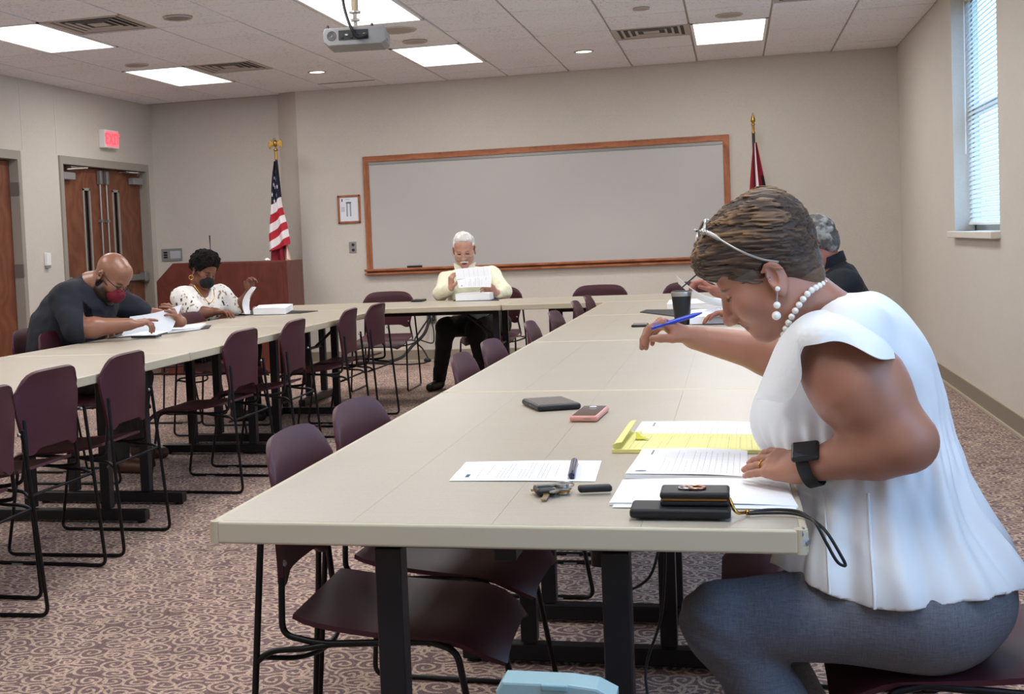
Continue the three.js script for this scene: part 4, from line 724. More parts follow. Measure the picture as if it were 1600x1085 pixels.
{
  let t = thing('document', 'printed letter lying alone on the foreground table, left of the keys', 'paper'); sheets(t, 'sheet', onT([[702, 752], [728, 723], [940, 721], [930, 753]]), .0006, paperM.letter, .002);
  const a = PY(893, 744, TOP + .009), b = PY(898, 719, TOP + .009); t = thing('pen', 'dark blue pen lying across the printed letter', 'pen'); const nav = phy({ color: 0x1e2350, roughness: .35, clearcoat: .4 });
  part('barrel', poly([a, a.clone().lerp(b, .03), a.clone().lerp(b, .9), b], u => u === 0 ? .006 : u === 1 ? .004 : .0078, 12), nav, t); part('clip', rod(a.clone().add(V(.002, .009, -.005)), a.clone().lerp(b, .35).add(V(.002, .009, 0)), .0015, 6), nav, t);
  // keys
  t = thing('key_ring', 'bunch of keys with a black car key on the foreground table', 'keys', undefined, PY(886, 772, TOP).toArray()); t.scale.setScalar(1.25);
  const fob = new RoundedBoxGeometry(.03, .012, .042, 3, .006); fob.rotateY(.3); fob.translate(-.032, .0075, .012); part('car_key_head', fob, M.darkPlastic, t);
  const blade = box(.009, .003, .035, -.026, .004, .048, .001); part('car_key_blade', blade, std({ color: 0xb8a98a, roughness: .35, metalness: .8 }), t);
  const tor = new THREE.TorusGeometry(.013, .0014, 8, 28); tor.rotateX(1.1); tor.translate(-.004, .012, -.012); part('split_ring', tor, M.steel, t);
  [[.25, .03, 0, M.steel], [-.05, .038, .004, M.gold], [-.3, .034, .009, M.steel], [.55, .03, .003, M.brass], [.9, .028, .007, M.steel], [.1, .03, .012, M.steel]].forEach(([r, l, y, m]) => { const k = new THREE.Group(); k.name = 'key'; t.add(k); k.position.set(.0, .003 + y, 0); k.rotation.y = -1.3 + r; part('blade', box(.008, .0022, l, 0, 0, l / 2 + .016), m, k); part('bow', new THREE.CylinderGeometry(.0115, .0115, .0024, 18), m, k).position.set(0, 0, .008); });
  const fob2 = new RoundedBoxGeometry(.05, .01, .018, 3, .004); fob2.rotateY(.25); fob2.translate(.042, .009, .002); part('leather_fob', fob2, M.black, t);
  // two phones
  const phone = (l, c, y, body, lab) => { const t = thing('phone', lab, 'phone'); const A = onT(c).map(p => p), m = A.reduce((s, p) => s.add(p), V(0, 0, 0)).multiplyScalar(.25), ax = A[2].clone().sub(A[1]).add(A[3].clone().sub(A[0])), w = ax.length() / 2, h = A[1].distanceTo(A[0]) * .5 + A[2].distanceTo(A[3]) * .5; t.position.copy(m); t.rotation.y = Math.atan2(-ax.z, ax.x); part('case', new RoundedBoxGeometry(w, y, h, 3, y * .45).translate(0, y / 2, 0), body, t); part('screen', new RoundedBoxGeometry(w - .012, .0012, h - .016, 2, .0006).translate(0, y, 0), M.glassDark, t); part('button', box(.02, .002, .001, .01, y * .55, h / 2), M.greyPlastic, t); return t; };
  phone(0, [[824, 633], [871, 628], [899, 637], [850, 647]], .018, M.darkPlastic, 'black phone lying on the table beyond the pink one');
  const pk = phone(0, [[892, 660], [908, 643], [950, 643], [936, 660]], .016, std({ color: 0xd99a8e, roughness: .5 }), 'phone in a pink case lying on the foreground table'); part('grip_ring', new THREE.TorusGeometry(.008, .0018, 6, 20).rotateX(Math.PI / 2).translate(.0, .018, -.06), M.white, pk);
  // woman's papers
  t = thing('document', 'printed sheets partly under the yellow legal pad', 'paper'); sheets(t, 'sheet', onT([[982, 692], [1003, 661], [1186, 662], [1180, 694]]), .003, paperM.tableSheet, .002);
  t = thing('legal_pad', 'yellow lined legal pad with its top page rolled back', 'notepad'); const ylw = std({ color: 0xece592, roughness: .85, side: THREE.DoubleSide });
  { const c = onT([[956, 708], [986, 682], [1190, 684], [1195, 709]]); sheets(t, 'top_page', c, .007, pm(yellowTex), .001, undefined, ylw); const L0 = c[0], L1 = PY(980, 675, TOP + .005); part('rolled_page', shell((u, v) => { const p = L0.clone().lerp(L1, v), a = -2.4 + u * 4.0; return V(p.x + .022 - Math.cos(a) * .020, p.y + .014 + Math.sin(a) * .013 * (.7 + .4 * v), p.z); }, 18, 6, .0008), ylw, t); const f = PY(1008, 684, TOP + .012); part('folded_corner', shell((u, v) => V(f.x - .02 + u * .03 * (1 - v * .6), f.y + .012 * v * (1 - u), f.z + .02 - v * .03), 5, 5, .0008), std({ color: 0xd8cf3c, roughness: .85, side: THREE.DoubleSide }), t); }
  t = thing('report', 'printed report with tables under the woman\'s resting hand', 'paper'); { const c = onT([[977, 748], [1004, 708], [1168, 711], [1168, 752]]); sheets(t, 'top_sheet', c, .009, paperM.tableSheet, .004); }
  t = thing('paper_stack', 'blank white sheets beneath the black wallet at the table corner', 'paper'); sheets(t, 'top_sheet', onT([[952, 790], [973, 753], [1222, 754], [1247, 794]]), .004, M.paper, .004); sheets(t, 'lower_sheet', onT([[957, 794], [976, 755], [1232, 753], [1245, 797]]), .001, M.paper, .001);
  // wallet: flat case, zipped pouch on top, wrist strap
  const w0 = PY(1064, 800, TOP + .006); t = thing('phone', 'black phone case under the zipped wallet on the paper stack', 'phone', undefined, [w0.x, TOP + .0045, w0.z + .012]); part('case', new RoundedBoxGeometry(.165, .016, .082, 3, .006).translate(0, .008, 0), M.black, t);
  t = thing('wallet', 'black zipped wristlet wallet with a round metal emblem', 'wallet', undefined, [w0.x + .024, TOP + .0205, w0.z - .006]); const lea = std({ color: 0x141416, roughness: .5, bumpMap: softTex, bumpScale: .0006 });
  part('pouch', [new RoundedBoxGeometry(.114, .012, .075, 3, .005).translate(0, .006, 0), new RoundedBoxGeometry(.114, .012, .075, 3, .005).translate(0, .0185, 0)], lea, t); part('zip', [box(.105, .003, .077, 0, .0125, 0)], M.brass, t);
  const em = new THREE.TorusGeometry(.014, .0024, 8, 24); em.scale(1.2, 1, 1); em.rotateX(Math.PI / 2); em.translate(0, .027, .004); part('emblem', em, std({ color: 0xc08a72, roughness: .25, metalness: 1 }), t); const em2 = new THREE.TorusGeometry(.011, .002, 8, 24); em2.rotateX(Math.PI / 2); em2.translate(-.015, .027, .006); part('emblem', em2, M.steel, t);
  const X = t.position, R = p => V(p.x - X.x, p.y - X.y, p.z - X.z); part('clasp', [tube([V(.056, .012, .02), R(PY(1150, 800, TOP + .012)), R(PY(1166, 801, TOP + .006))], .003), ball(.005, ...R(PY(1168, 801, TOP + .006)).toArray())], M.gold, t);
  part('wrist_strap', poly(tubePts([R(PY(1168, 802, TOP + .006)), R(PY(1200, 797, TOP + .007)), R(PY(1245, 799, TOP + .007)), R(V(.106, TOP + .002, -2.26)), R(P(1290, 830, -2.22)), R(P(1312, 865, -2.21)), R(P(1321, 884, -2.21)), R(P(1310, 880, -2.20)), R(P(1292, 850, -2.20)), R(P(1276, 820, -2.205)), R(V(.108, TOP + .004, -2.24)), R(PY(1240, 803, TOP + .007)), R(PY(1200, 802, TOP + .007)), R(PY(1170, 803, TOP + .006))], 80), .0026, 8), lea, t);
}
// slim pale blue plastic bin standing before the table, its lid just in the picture
{
  const c = P(866, 1070, -1.90), h = c.y, t = thing('storage_bin', 'slim pale blue plastic bin at the bottom edge of the photo', 'bin', undefined, [c.x, 0, c.z - .03]); const bm = std({ color: 0x96b6bc, roughness: .45 });
  part('tub', new RoundedBoxGeometry(.15, h - .03, .05, 3, .015).translate(0, (h - .03) / 2 + .002, 0), bm, t); const lid = extrude([[-.084, 0], [-.084, .012], [-.076, .024], [.02, .024], [.06, .02], [.084, .008], [.084, 0]], .05, .004); lid.translate(0, h - .028, -.025); part('lid', lid, bm, t); part('handle_grip', new RoundedBoxGeometry(.04, .01, .012, 3, .003).translate(.0, h - .006, .026), std({ color: 0x7fa9b2, roughness: .5 }), t);
}
// ---------------------------------------------------------------- the other four people
const wrinkle = (j, amp, fq) => (x, y, z) => { const d = j(x, y, z); return Math.abs(d) < .06 ? d + amp * noise(x * fq + y * fq * .6, y * fq, z * fq) + amp * .5 * noise(x * fq * 2.3, y * fq * 2.3 + 7, z * fq * 2.3) : d; };
const clip = (f, list) => (x, y, z) => { let d = f(x, y, z); for (const [p, n] of list) d = Math.max(d, (x - p.x) * n.x + (y - p.y) * n.y + (z - p.z) * n.z); return d; };
const sub = (f, e, k = .01) => (x, y, z) => smax(f(x, y, z), -e.f(x, y, z), k);
function limb(a, b, c, r, k = .03) { return [cap(a, b, r[0], r[1], k), cap(b, b.clone().lerp(c, .3), r[1] * .97, r[2], k), cap(b.clone().lerp(c, .3), c, r[2], r[3], k)]; }
function shoes(t, list, mat) { for (const [a, dir] of list) { const b = a.clone().addScaledVector(dir, .19), sh = [cap([a.x, .045, a.z], [b.x, .035, b.z], .042, .036, .02), cap([a.x, .09, a.z], [a.x, .05, a.z], .045, .042, .03)]; part('shoe', skin((x, y, z) => Math.max(join(sh)(x, y, z), -y + .001), bounds(sh), .009), mat, t); } }
function localHead(H, s) { const v = V(0, 0, 0); return (X, Y, Z) => v.set(X, Y, Z).sub(H.o).applyQuaternion(H.inv).multiplyScalar(1 / s); }
function hairOf(t, H, s, prims, cut, amp, fq, colA, colB, cell = .005) {
  const HP = (x, y, z, a, b, c, k = .02) => ell(H.at(x * s, y * s, z * s), [a * s, b * s, c * s], H.q, k), hp = prims.map(p => HP(...p)), j = join(hp), L = localHead(H, s);
  return part('hair', skin((X, Y, Z) => { let d = j(X, Y, Z); if (Math.abs(d) < .06) { const { x, y, z } = L(X, Y, Z); d -= amp * (noise(x * fq, y * fq, z * fq) + .6 * noise(x * fq * 2, y * fq * 2, z * fq * 2)); d = smax(d, cut(Math.abs(x), y, z) * s, .008); } return d; }, bounds(hp, .02), cell, (X, Y, Z) => { const { x, y, z } = L(X, Y, Z); return mix(colA, colB, step(-.4, .6, noise(x * fq, y * fq, z * fq) + .5 * noise(x * fq * 3, y * fq * 3, z * fq * 3))); }), vc({ roughness: .92, specularIntensity: .4 }), t);
}
function glasses(t, H, s, mat, y = 0) {
  const g = new THREE.Group(); g.name = 'eyeglasses'; t.add(g); const A = (x, b, z) => H.at(x * s, b * s, z * s);
  for (const x of [.033, -.033]) { const r = new THREE.TorusGeometry(.021 * s, .0016, 6, 24); r.scale(1.1, .8, 1); r.applyQuaternion(H.q); const p = A(x, y - .004, .108); r.translate(p.x, p.y, p.z); part('rim', r, mat, g); }
  part('bridge', tube([A(-.011, y, .109), A(0, y + .003, .115), A(.011, y, .109)], .0016), mat, g);
  for (const x of [1, -1]) part('temple', tube([A(x * .056, y, .106), A(x * .078, y + .004, .05), A(x * .083, y + .01, -.01), A(x * .08, y - .012, -.03)], .0024), mat, g);
}
{ // man in the yellow shirt, far table
  const t = thing('person', 'white-haired man in a pale yellow shirt reading papers under the whiteboard', 'person'), s = 1.13, z0 = -11.02;
  const H = frame(P(725, 391, -10.86), V(.12, -.34, .93), V(.02, .94, .34)), sk = lin(0xc79682), rd = lin(0xb98270), flat = (x, y, z) => mix(sk, rd, step(-.3, .8, noise(x * 30, y * 30, z * 30)) * .6);
  const neck = P(727, 432, z0), head = [...headPrims(H, s, { wide: 1.02 }), cap(H.at(0, -.06 * s, -.03 * s), neck, .058, .065, .03)];
  const RS = P(699, 440, -11.0), RE = P(689, 459, -10.76), RW = P(704.5, 450, -10.62), LS = P(768, 432, -11.0), LE = P(787, 456, -10.76), LW = P(777, 459, -10.62);
  const arms = [...limb(RS, RE, RW, [.06, .045, .045, .03]), ...limb(LS, LE, LW, [.06, .045, .045, .03]), ell(P(733, 455, z0), [.15, .18, .1], null, .05), cap(neck, P(733, 450, z0), .06, .1, .04)];
  const rh = hand(RW, V(.12, .85, .25), V(.75, 0, -.5), V(.5, .2, .6), [[.6, .9, .5], [.6, .95, .5], [.65, .95, .5], [.7, .95, .5]], 1.02), lh = hand(LW, V(-.75, .35, .1), V(-.2, -.3, .8), V(.1, .9, .3), [[.5, .6, .3], [.5, .6, .3], [.55, .6, .3], [.6, .6, .3]], 1.0);
  rh.push(cap(RW.clone().lerp(RE, .2), RW, .032, .027, .02)); lh.push(cap(LW.clone().lerp(LE, .2), LW, .032, .027, .02));
  part('body', mergeCol([skin(join(arms), bounds(arms), .011, flat), skin(join(head), bounds(head), .0045, headColor(H, s, { skin: sk, ruddy: rd, lip: lin(0x8a4a40), brow: lin(0x8d8078) })), skin(join(rh), bounds(rh), .0042, flat), skin(join(lh), bounds(lh), .0042, flat)]), vc(), t);
  const sh = [cap(RS, LS, .082, .082, .05), ell(P(733, 452, z0), [.2, .19, .135], null, .06), ell(P(735, 475, z0), [.19, .17, .15], null, .05), ...limb(RS, RE, RW.clone().lerp(RE, .12), [.08, .064, .056, .043]), ...limb(LS, LE, LW.clone().lerp(LE, .12), [.08, .064, .056, .043])];
  const yel = std({ color: 0xe9e8cc, roughness: .85 }); const S = part('shirt', skin(sub(clip(wrinkle(join(sh), .008, 13), [[V(0, .56, 0), V(0, -1, 0)]]), ell(P(727, 428, z0 + .07), [.078, .075, .1])), bounds(sh), .0085), yel, t);
  for (const q of [-1, 1]) { const c = H.at(q * .022, -.125 * s, .045 * s), g = extrude([[0, 0], [.02 * q, -.062], [.062 * q, -.012], [.07 * q, .035]].slice(0).sort(() => 0), .006, .002); g.rotateX(-.35); g.translate(c.x, c.y + .01, c.z + .02); part('collar', g, yel, S); }
  hairOf(t, H, s, [[0, .052, -.016, .08, .083, .098], [0, .1, .03, .058, .026, .058, .03], [0, -.02, -.06, .07, .05, .05, .03]], (x, y, z) => Math.max((z - .035 - (y - .03) * .72) * .8, -(y + .05) * .8 + (z > -.02 ? .0 : -.03), (z > -.035 && x > .07 ? -(y - .03) : -1)), .004, 40, lin(0xcfcac4), lin(0xf2efec), .0045);
  const ms = [cap(H.at(.002, -.054 * s, .107 * s), H.at(.027 * s, -.063 * s, .094 * s), .008, .006, .006), cap(H.at(-.002, -.054 * s, .107 * s), H.at(-.027 * s, -.063 * s, .094 * s), .008, .006, .006)]; part('moustache', skin(wrinkle(join(ms), .002, 90), bounds(ms), .0035), std({ color: 0xe8e4de, roughness: .9 }), t);
  glasses(t, H, s, M.steel, -.014);
  const wt = new THREE.TorusGeometry(.031, .006, 8, 24); wt.rotateX(Math.PI / 2 - .3); const wp = RW.clone().lerp(RE, .15); wt.translate(wp.x, wp.y, wp.z); part('bracelet', wt, M.black, t);
  const legs = [ell(V(-2.05, .53, -11.12), [.19, .12, .17], null, .05)], K = [P(697, 512, -10.62), P(742, 516, -10.62)], F = [P(686, 592, -10.9), V(-2.0, .1, -10.75)];
  K.forEach((k, i) => legs.push(cap(V(-2.14 + i * .2, .53, -11.05), k, .1, .082, .05), cap(k, F[i], .08, .055, .03)));
  part('trousers', skin(wrinkle(join(legs), .006, 14), bounds(legs), .011), std({ color: 0x17171a, roughness: .9 }), t); shoes(t, [[V(F[0].x, 0, F[0].z), V(-.2, 0, .98)], [V(F[1].x, 0, F[1].z), V(0, 0, 1)]], std({ color: 0x15120f, roughness: .5 }));
}
{ // man in navy
  const t = thing('person', 'bald man in a navy shirt and red face mask leaning over an open binder', 'person'), s = 1.12;
  const H = frame(P(173, 434, -7.0), V(.76, -.62, .18), V(.62, .78, .0)), sk = lin(0x946650), rd = lin(0x835542), flat = (x, y, z) => mix(sk, rd, step(-.3, .8, noise(x * 30, y * 30, z * 30)) * .6), bd = lin(0x14100e), L = localHead(H, s);
  const neck = P(143, 446, -7.02), head = [...headPrims(H, s, { wide: 1.08, jowl: 1 }), cap(H.at(0, -.05 * s, -.035 * s), neck, .07, .085, .03)];
  const RS = P(104, 468, -6.83), RE = P(122, 514, -6.74), RW = P(203, 507, -6.86), LS = P(165, 462, -7.24), LE = P(232, 497, -7.42), LW = P(283, 503, -7.46);
  const arms = [...limb(RS, RE, RW, [.07, .057, .056, .036]), ...limb(LS, LE, LW, [.07, .057, .056, .036]), ell(P(130, 490, -7.03), [.15, .18, .16], null, .05), cap(neck, P(132, 480, -7.03), .08, .12, .04)];
  const rh = hand(RW, P(240, 501, -6.95).sub(RW), V(.05, -1, -.25), V(.2, .3, -1), [[.12, .1, .1], [.6, .7, .4], [.75, .75, .4], [.8, .7, .4]], 1.08), lh = hand(LW, P(272, 489, -7.40).sub(LW), V(-.8, .2, .5), V(.2, .9, .3), [[.4, .5, .3], [.45, .5, .3], [.5, .5, .3], [.5, .5, .3]], 1.08);
  rh.push(cap(RW.clone().lerp(RE, .15), RW, .038, .031, .02)); lh.push(cap(LW.clone().lerp(LE, .15), LW, .038, .031, .02));
  const hc = headColor(H, s, { skin: sk, ruddy: rd, brow: lin(0x1e1612), extra: (q, x, y, z) => { const b = step(.0, .018, -y - .028 + (z < .02 ? .02 : 0) + noise(x * 60, y * 60, z * 60) * .008) * step(-.03, .0, z); return mix(q, bd, b * .92); } });
  part('body', mergeCol([skin(join(arms), bounds(arms), .01, flat), skin(join(head), bounds(head), .0042, hc), skin(join(rh), bounds(rh), .004, flat), skin(join(lh), bounds(lh), .004, flat)]), vc({ roughness: .34 }), t);
  const sh = [cap(RS, LS, .1, .1, .06), ell(P(128, 482, -7.03), [.2, .17, .235], null, .06), ell(P(108, 512, -7.03), [.215, .2, .25], null, .06), ell(P(98, 540, -7.03), [.2, .17, .24], null, .05), cap(RS, RE, .098, .085, .04), cap(LS, LS.clone().lerp(LE, .8), .095, .082, .04), cap(P(138, 446, -7.02), P(142, 450, -7.02), .075, .085, .03)];
  const cutS = [[V(0, .55, 0), V(0, -1, 0)]], sf = sub(clip(wrinkle(join(sh), .011, 10), cutS), cap(H.at(0, -.04, -.01), P(150, 438, -7.0), .074, .076)), el = RE.clone().lerp(RW, .12), n1 = RW.clone().sub(RE).normalize();
  part('shirt', skin((x, y, z) => { let d = sf(x, y, z); const q = (x - el.x) * n1.x + (y - el.y) * n1.y + (z - el.z) * n1.z, e = Math.hypot(x - RE.x, y - RE.y, z - RE.z); return e < .16 ? Math.max(d, q) : d; }, bounds(sh), .0095), std({ color: 0x1b1e29, roughness: .9 }), t);
  const bp = [ell(H.at(0, -.085 * s, .04 * s), [.062 * s, .04 * s, .055 * s], H.q, .03), ell(H.at(0, -.045 * s, .0), [.083 * s, .045 * s, .03 * s], H.q, .03)]; part('beard', skin((X, Y, Z) => { const { y, z } = L(X, Y, Z); return Math.max(wrinkle(join(bp), .005, 60)(X, Y, Z), (-.035 - z) * s, (y + .018) * s); }, bounds(bp), .005), std({ color: 0x15110f, roughness: 1 }), t);
  const mk = [ell(H.at(0, -.05 * s, .078 * s), [.058 * s, .047 * s, .047 * s], H.q, .02), ell(H.at(0, -.03 * s, .1 * s), [.03 * s, .02 * s, .026 * s], H.q, .02)]; const mf = part('face_mask', skin(wrinkle(join(mk), .003, 40), bounds(mk), .005), std({ color: 0x6e1526, roughness: .9 }), t); for (const q of [1, -1]) part('ear_loop', tube([H.at(q * .055 * s, -.03 * s, .075 * s), H.at(q * .083 * s, -.01 * s, .03 * s), H.at(q * .088 * s, .0, -.02 * s)], .003), std({ color: 0x2a0d14 }), mf);
  glasses(t, H, s, M.black, .004);
  const legs = [ell(V(-4.0, .54, -7.05), [.19, .12, .22], null, .05)], K = [V(-3.46, .52, -6.93), V(-3.46, .52, -7.2)], F = [PY(186, 712, .1), PY(214, 690, .1)]; K.forEach((k, i) => legs.push(cap(V(-3.95, .54, -6.95 - i * .2), k, .115, .085, .05), cap(k, F[i], .085, .06, .03)));
  part('trousers', skin(wrinkle(join(legs), .006, 14), bounds(legs), .012), std({ color: 0x3f3a35, roughness: .9 }), t); shoes(t, F.map(f => [V(f.x, 0, f.z), V(.95, 0, .1)]), std({ color: 0x5b3a26, roughness: .45 }));
}
{ // woman in the floral blouse
  const t = thing('person', 'woman in a white floral blouse and black mask turning binder pages', 'person'), s = 1.02;
  const H = frame(P(317, 425, -9.1), V(.84, -.36, .42), V(.36, .93, .0)), sk = lin(0x7a4a34), rd = lin(0x6a3c2a), flat = (x, y, z) => mix(sk, rd, step(-.3, .8, noise(x * 30, y * 30, z * 30)) * .6);
  const neck = P(310, 451, -9.12), head = [...headPrims(H, s, { wide: .98 }), cap(H.at(0, -.055 * s, -.03 * s), neck, .05, .06, .03)];
  const RS = P(285, 466, -8.97), RE = P(309, 490, -8.86), RW = P(338, 487, -8.92), LS = P(344, 462, -9.24), LE = P(372, 484, -9.3), LW = P(390, 456, -9.28);
  const arms = [...limb(RS, RE, RW, [.055, .043, .042, .028]), ...limb(LS, LE, LW, [.055, .043, .042, .028]), ell(P(310, 478, -9.12), [.13, .17, .12], null, .05), cap(neck, P(312, 470, -9.12), .06, .1, .04)];
  const rh = hand(RW, V(.9, -.05, .1), V(.2, -1, .1), V(.2, 0, -1), [[.4, .5, .3], [.45, .5, .3], [.5, .5, .3], [.5, .5, .3]], .95), lh = hand(LW, V(.15, .9, .1), V(.8, -.3, .5), V(.4, .1, .8), [[.8, .8, .4], [.85, .8, .4], [.9, .8, .4], [.95, .8, .4]], .95);
  rh.push(cap(RW.clone().lerp(RE, .2), RW, .03, .025, .02)); lh.push(cap(LW.clone().lerp(LE, .2), LW, .03, .025, .02));
  part('body', mergeCol([skin(join(arms), bounds(arms), .01, flat), skin(join(head), bounds(head), .0042, headColor(H, s, { skin: sk, ruddy: rd, brow: lin(0x120c0a) })), skin(join(rh), bounds(rh), .0042, flat), skin(join(lh), bounds(lh), .0042, flat)]), vc({ roughness: .45 }), t);
  const sh = [cap(RS, LS, .075, .075, .05), ell(P(308, 478, -9.12), [.165, .15, .165], null, .06), ell(P(300, 500, -9.12), [.17, .16, .17], null, .05), ell(P(325, 482, -9.12), [.1, .08, .14], null, .05), cap(RS, RS.clone().lerp(RE, .85), .078, .075, .04), cap(LS, LS.clone().lerp(LE, .85), .076, .07, .04)];
  const wht = lin(0xe8e4de), dk = lin(0x3a3434), tan = lin(0x8f7860);
  part('blouse', skin(sub(sub(clip(wrinkle(join(sh), .007, 14), [[V(0, .56, 0), V(0, -1, 0)]]), cap(P(312, 440, -9.08), P(330, 466, -8.98), .075, .045)), cap(P(330, 462, -8.98), P(338, 478, -8.94), .05, .008)), bounds(sh), .0062, (x, y, z) => { const a = noise(x * 44, y * 40, z * 44), b = noise(x * 80 + 9, y * 80, z * 80); return a > .5 && b > -.2 ? dk : a < -.62 && b > -.2 ? tan : wht; }), vc({ roughness: .85 }), t);
  hairOf(t, H, s, [[0, .06, -.014, .095, .092, .112], [0, .12, .02, .07, .045, .085, .04], [0, .05, -.05, .085, .08, .07, .03]], (x, y, z) => Math.max((z - .05 - (y - .02) * .8) * .78, -(y + .01) * .8 - (z < -.02 ? .035 : 0)), .009, 48, lin(0x0a0908), lin(0x1a1513), .0045);
  const mk = [ell(H.at(0, -.052 * s, .072 * s), [.06 * s, .05 * s, .048 * s], H.q, .02), ell(H.at(0, -.03 * s, .1 * s), [.025 * s, .018 * s, .022 * s], H.q, .02)]; const mf = part('face_mask', skin(wrinkle(join(mk), .003, 40), bounds(mk), .005), std({ color: 0x141416, roughness: .9 }), t); for (const q of [1, -1]) part('ear_loop', tube([H.at(q * .056 * s, -.035 * s, .07 * s), H.at(q * .082 * s, -.01 * s, .03 * s), H.at(q * .086 * s, .01 * s, -.02 * s)], .0028), M.black, mf);
  const ea = H.at(-.088 * s, -.055 * s, -.005); part('hoop_earring', new THREE.TorusGeometry(.016, .003, 8, 24).rotateY(.5).translate(ea.x, ea.y, ea.z), M.gold, t);
  part('necklace', tube([P(301, 440, -9.1), P(306, 450, -9.03), P(318, 464, -8.97), P(328, 474, -8.95), P(334, 466, -8.98), P(334, 452, -9.05)], .004), M.gold, t);
  const wp = RW.clone().lerp(RE, .25); part('bangle', new THREE.TorusGeometry(.034, .004, 8, 24).rotateY(1.3).translate(wp.x, wp.y, wp.z), M.gold, t);
  const legs = [ell(V(-3.98, .54, -9.12), [.17, .11, .19], null, .05)], K = [V(-3.5, .52, -9.02), V(-3.5, .52, -9.24)], F = [V(-3.55, .1, -9.0), V(-3.5, .1, -9.25)]; K.forEach((k, i) => legs.push(cap(V(-3.95, .54, -9.03 - i * .18), k, .1, .07, .05), cap(k, F[i], .07, .05, .03)));
  part('trousers', skin(wrinkle(join(legs), .005, 14), bounds(legs), .013), std({ color: 0x1d1c20, roughness: .9 }), t); shoes(t, F.map(f => [V(f.x, 0, f.z), V(1, 0, 0)]), M.black);
}
{ // man in the black polo, behind the woman in white
  const t = thing('person', 'grey-haired man in a black polo shirt half hidden behind the woman in white', 'person'), s = 1.08;
  const H = frame(P(1273, 384, -7.1), V(-.9, -.32, -.2), V(-.32, .94, 0)), sk = lin(0xa0624c), rd = lin(0x8f4f40), flat = (x, y, z) => mix(sk, rd, step(-.3, .8, noise(x * 30, y * 30, z * 30)) * .6);
  const neck = P(1292, 418, -7.12), head = [...headPrims(H, s, { wide: 1.04, jowl: 1 }), cap(H.at(0, -.055 * s, -.03 * s), neck, .062, .075, .03)];
  const LS = P(1318, 448, -6.92), LE = P(1270, 490, -6.85), LW = P(1150, 488, -6.95), RS = P(1308, 445, -7.32), RE = P(1230, 480, -7.4), RW = P(1118, 455, -7.3);
  const arms = [...limb(LS, LE, LW, [.06, .05, .048, .032]), ...limb(RS, RE, RW, [.06, .05, .048, .032]), ell(P(1305, 480, -7.12), [.13, .18, .14], null, .05), cap(neck, P(1305, 470, -7.12), .075, .11, .04)];
  const lh = hand(LW, V(-1, -.05, 0), V(-.1, -1, .1), V(0, 0, -1), [[.3, .4, .3], [.3, .4, .3], [.3, .4, .3], [.3, .4, .3]], 1.05), rh = hand(RW, V(-.75, .5, .1), V(-.5, -.8, .1), V(0, .2, 1), [[.7, .8, .4], [.75, .8, .4], [.8, .8, .4], [.85, .8, .4]], 1.05); lh.push(cap(LW.clone().lerp(LE, .15), LW, .035, .028, .02)); rh.push(cap(RW.clone().lerp(RE, .15), RW, .035, .028, .02));
  part('body', mergeCol([skin(join(arms), bounds(arms), .012, flat), skin(join(head), bounds(head), .0045, headColor(H, s, { skin: sk, ruddy: rd, lip: lin(0x8a4a40), brow: lin(0x6a625c) })), skin(join(lh), bounds(lh), .0045, flat), skin(join(rh), bounds(rh), .0045, flat)]), vc(), t);
  const sh = [cap(LS, RS, .085, .085, .06), ell(P(1305, 470, -7.12), [.165, .16, .2], null, .06), ell(P(1320, 510, -7.12), [.17, .2, .2], null, .05), cap(LS, LS.clone().lerp(LE, .75), .085, .08, .04), cap(RS, RS.clone().lerp(RE, .75), .085, .08, .04), cap(P(1301, 424, -7.12), P(1305, 430, -7.12), .085, .1, .03)];
  const blk = std({ color: 0x0f1318, roughness: .9 }); const S = part('polo_shirt', skin(sub(clip(wrinkle(join(sh), .006, 14), [[V(0, .55, 0), V(0, -1, 0)]]), cap(H.at(0, -.03, 0), P(1285, 412, -7.1), .075, .07)), bounds(sh), .009), blk, t);
  const cc = P(1293, 408, -7.12), cg = lathe([[.078, -.03], [.084, .02], [.09, .022], [.088, -.03], [.078, -.03]], 28); cg.rotateZ(-.25).rotateZ(.6); cg.translate(cc.x, cc.y, cc.z); part('collar', cg, blk, S);
  hairOf(t, H, s, [[0, .055, -.018, .084, .09, .102], [0, .1, .02, .065, .04, .07, .03], [0, -.005, -.065, .072, .06, .05, .03]], (x, y, z) => Math.max((z - .045 - (y - .02) * .7) * .8, -(y + .06) * .8 + (z > -.02 ? .045 : z * .3), (x > .07 && z > -.034 ? -(y - .028) : -1)), .0055, 42, lin(0x5a5652), lin(0x96918a), .0045);
  const legs = [ell(V(.48, .54, -7.12), [.18, .11, .2], null, .05)], K = [V(.03, .52, -7.02), V(.03, .52, -7.24)], F = [V(.05, .1, -7.0), V(.08, .1, -7.26)]; K.forEach((k, i) => legs.push(cap(V(.45, .54, -7.03 - i * .18), k, .1, .075, .05), cap(k, F[i], .075, .055, .03)));
  part('trousers', skin(join(legs), bounds(legs), .014), std({ color: 0x23252b, roughness: .9 }), t); shoes(t, F.map(f => [V(f.x, 0, f.z), V(-1, 0, 0)]), M.black);
}
